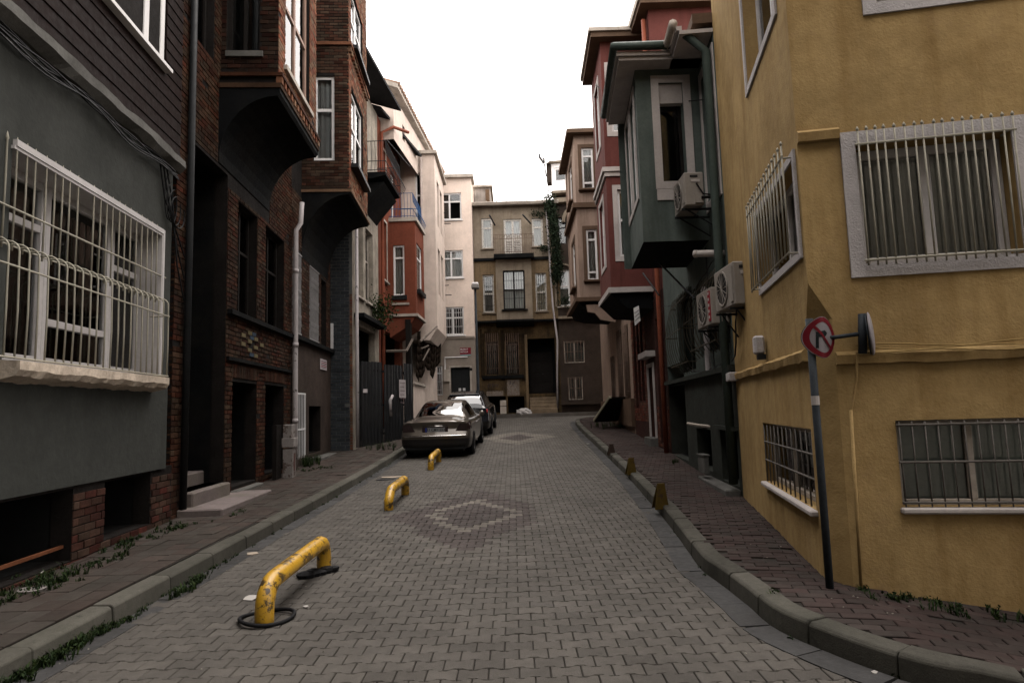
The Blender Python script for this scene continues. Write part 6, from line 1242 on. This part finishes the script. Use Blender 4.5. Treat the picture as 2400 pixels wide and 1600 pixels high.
for (px, py, rx, ry, n, h, off) in ((130, 1355, .12, .2, 500, .09, .14), (110, 1365, .1, .12, 260, .06, .14), (330, 1265, .1, .3, 420, .08, .14), (270, 1310, .06, .16, 180, .06, .14), (225, 1320, .04, .1, 120, .05, .14), (30, 1400, .1, .12, 200, .06, .14), (420, 1235, .08, .25, 260, .05, .14), (455, 1365, .03, .06, 160, .09, 0), (430, 1390, .04, .08, 200, .09, 0), (710, 1090, .2, .3, 600, .28, .14), (745, 1100, .25, .25, 300, .06, .14), (560, 1200, .05, .3, 120, .04, .14), (1690, 1130, .08, .3, 160, .08, .14), (1860, 1235, .1, .35, 420, .07, .14), (1930, 1300, .08, .25, 320, .07, .14), (2010, 1375, .12, .1, 120, .05, .14), (2100, 1400, .2, .06, 130, .06, .14), (2220, 1425, .3, .06, 150, .08, .14), (2360, 1450, .3, .06, 140, .08, .14), (1435, 1000, .3, .3, 420, .3, .14), (1585, 1085, .05, .2, 90, .12, .14), (1000, 1052, .2, .2, 60, .2, .14), (905, 1052, .25, .3, 200, .25, .14), (1815, 1395, .02, .04, 60, .06, .12)):
    g0 = gnd(px, py, off); clump(g0, rx, ry, n, h, off)
for i in range(70):      # growth in the left gutter, at the kerb foot
    y = 3.2+i*.055+random.uniform(-.05, .05); dens = 60 if y < 5.3 else 14
    if random.random() < .85: clump((LK+.05, y), .03, .07, dens, .1 if y < 5 else .05, 0)
for i in range(40): y = 7+i*.3; clump((LK+.04, y), .02, .1, random.choice((0, 4, 20)), .05, 0)
for i in range(60):
    p = random.choice(RKS); clump((p.x-.03, p.y), .015, .05, random.choice((0, 3, 8)), .04, 0)
m.build('weeds', GRASS, None, 'green weeds and moss along the kerbs and walls', kind='stuff')
# ivy on the far right corner, window box plants
def plant(name, label, cat, pts, mat, stems=True):
    o = thing(name, label, cat, pts[-1][0]); mm = MB()
    for (c, r, n, lr) in pts:
        for _ in range(n): leaf(mm, Vector(c)+Vector((random.gauss(0, r[0]), random.gauss(0, r[1]), random.gauss(0, r[2]))), random.uniform(.5, 1)*lr)
    mm.build('leaves', mat, o)
    if stems: MB().tube([p[0] for p in pts[:6]], .03, 6).build('stem', DWOOD, o)
    return o
iv = [(at(x, y, 31.15), (.13, .1, .3), 700, .07) for x, y in ((1288, 478), (1295, 505), (1297, 540), (1302, 575), (1306, 610), (1304, 640))]+[(at(1262, 500, 31.5), (.22, .06, .1), 120, .06), (at(1278, 582, 31.4), (.16, .08, .1), 220, .06)]
plant('ivy', 'dark ivy climbing between the ochre house and the arched house', 'plant', iv, IVY)
plant('window_plant', 'small leafy plant on the arched window sill', 'plant', [(at(1324, 705, 31.2), (.18, .08, .15), 160, .06), (at(1324, 715, 31.2), (.1, .05, .05), 30, .05)], IVY)
plant('ledge_plants', 'overgrown plants on the ledge below the terracotta house', 'plant', [(at(x, y, 21.5), (.22, .3, .2), 240, .06) for x, y in ((868, 735), (885, 730), (900, 712), (893, 745))], GRASS)
# litter
PAPER = pm('paper_white', (.32, .3, .28), bump=0, var=.1); CARD = pm('cardboard', (.3, .25, .2), bump=.2, var=.2)
def scrap(px, py, l, wd, mat, label, name='litter_scrap', off=0, cat='litter', th=.006, rot=None):
    g0 = gnd(px, py, off); a = random.random()*3 if rot is None else rot; ca, sa = math.cos(a), math.sin(a); P = []
    for (u, v) in ((-l, -wd), (-l*.2, -wd*1.2), (l, -wd*.7), (l*.8, wd), (0, wd*1.1), (-l*.9, wd*.8)): P.append(Vector((g0.x+u*ca-v*sa, g0.y+u*sa+v*ca, G(g0.x, g0.y)+off+.006+random.uniform(0, .012))))
    mm = MB(); n = 6; mm.add(P+[p-Vector((0, 0, th)) for p in P], [tuple(range(6)), tuple(range(6, 12))[::-1]]+[(i, (i+1) % 6, 6+(i+1) % 6, 6+i) for i in range(6)])
    return tag(mm.build(name, mat, None), label, cat)
scrap(925, 1118, .28, .09, CARD, 'flattened pale cardboard lying left of the middle barrier', 'cardboard', rot=.1)
scrap(905, 1124, .2, .05, BLACK, 'dark strip lying beside the flattened cardboard', 'dark_strip', rot=.2)
scrap(588, 1403, .06, .05, PAPER, 'crumpled white paper behind the nearest barrier foot', 'paper_scrap'); scrap(92, 1342, .05, .03, PAPER, 'white paper scrap on the weeds by the grey house', 'paper_scrap', .16)
scrap(920, 1272, .03, .008, PAPER, 'white cigarette-like stick in the middle of the road', 'paper_stick', rot=1.2); scrap(716, 1423, .03, .015, PAPER, 'small white scrap right of the rubber ring', 'paper_scrap'); scrap(592, 1298, .06, .04, CARD, 'brown crushed carton against the left kerb', 'crushed_carton', th=.05)
scrap(668, 1102, .06, .035, PAPER, 'white rag at the foot of the pale drainpipe', 'rag', .15, th=.04); scrap(2050, 1580, .02, .012, PAPER, 'tiny pale scrap near the bottom right of the road', 'paper_scrap'); scrap(1378, 1040, .05, .02, PAPER, 'tiny white scrap in the right gutter', 'paper_scrap'); scrap(1167, 1014, .08, .03, PAPER, 'small white scrap on the road beyond the cars', 'paper_scrap')
c = gnd(75, 1383, .14); m = MB().lathe((c.x, c.y, c.z+.0), (0, 0, 1), [(0, .1), (.015, .105), (.02, .095), (.008, .09), (.006, .02)], 22); tag(m.build('manhole_lid', MG, None), 'small round metal lid in the left pavement', 'lid')
m = MB(); random.seed(21)
for _ in range(900):
    x = random.uniform(-3.0, 2.0); y = 3+25*random.random()**2; 
    if random.random() < .3: x = random.choice((LK+random.uniform(.03, .3), 2.05+random.gauss(.35, .25)))
    r = random.uniform(.003, .011); z = G(x, y)+(.145 if x > 2.2 and y > 4.5 else .004); a = random.random()*6; m.add([(x+r*math.cos(a+k*2.1), y+r*math.sin(a+k*2.1)*.8, z) for k in range(3)]+[(x, y, z+r*.6)], [(0, 1, 3), (1, 2, 3), (2, 0, 3)])
m.build('grit', pm('grit_pale', (.16, .15, .13), bump=0, isl=.5), None, 'fine grit and crumbs scattered over the paving', kind='stuff')
# facade cables
fc = thing('facade_cables', 'loose dark cables looping down the green and red house fronts', 'cables', W12.pt(4, 4, .1))
for (W_, u0, u1, z0, z1, sag) in ((W12, .3, 5.9, 4.0, 3.9, .25), (W12, 3.0, 6.2, 2.35, 2.3, .12), (W11, .2, 5.3, 4.42, 4.4, .1), (W12, 5.2, 5.35, 4.2, 2.2, .0), (W12, 6.1, 6.12, 7, 2.3, .0)):
    MB().tube([W_.pt(u0+(u1-u0)*i/20+.02*math.sin(i*1.3), z0+(z1-z0)*i/20-sag*math.sin(i/20*3.14)+.015*math.sin(i*2.1), .07) for i in range(21)], .009, 5).build('cable', cm, fc)
MB().tube([W13.pt(1.0, 3.0, .06), W13.pt(.95, 2.7, .09), W13.pt(.8, 2.45, .08), W13.pt(.5, 2.3, .06), W13.pt(.1, 2.25, .05)], .011, 5).build('cable', cm, fc)
# overhead wires
for (p, q, D0_, D1_, lab) in (((1395, 200), (1668, 232), 18, 9.5, 'thin wire from the red house to the green house'), ((1045, 690), (1190, 742), 31, 31.8, 'thin wire sagging from the cream house to the ochre house')):
    a, b = at(*p, D0_), at(*q, D1_); tag(MB().tube([a.lerp(b, t)-Vector((0, 0, .25*math.sin(t*3.14))) for t in [i/14 for i in range(15)]], .009, 5).build('overhead_wire', cm, None), lab, 'wire')

# unseen block added behind the viewpoint to shade the near street
m = MB(); m.abox(-14, 16, -14, -3.3, -1, 14)
m.build('shade_block_behind', pm('plain_render', (.2, .18, .15)), kind='structure')
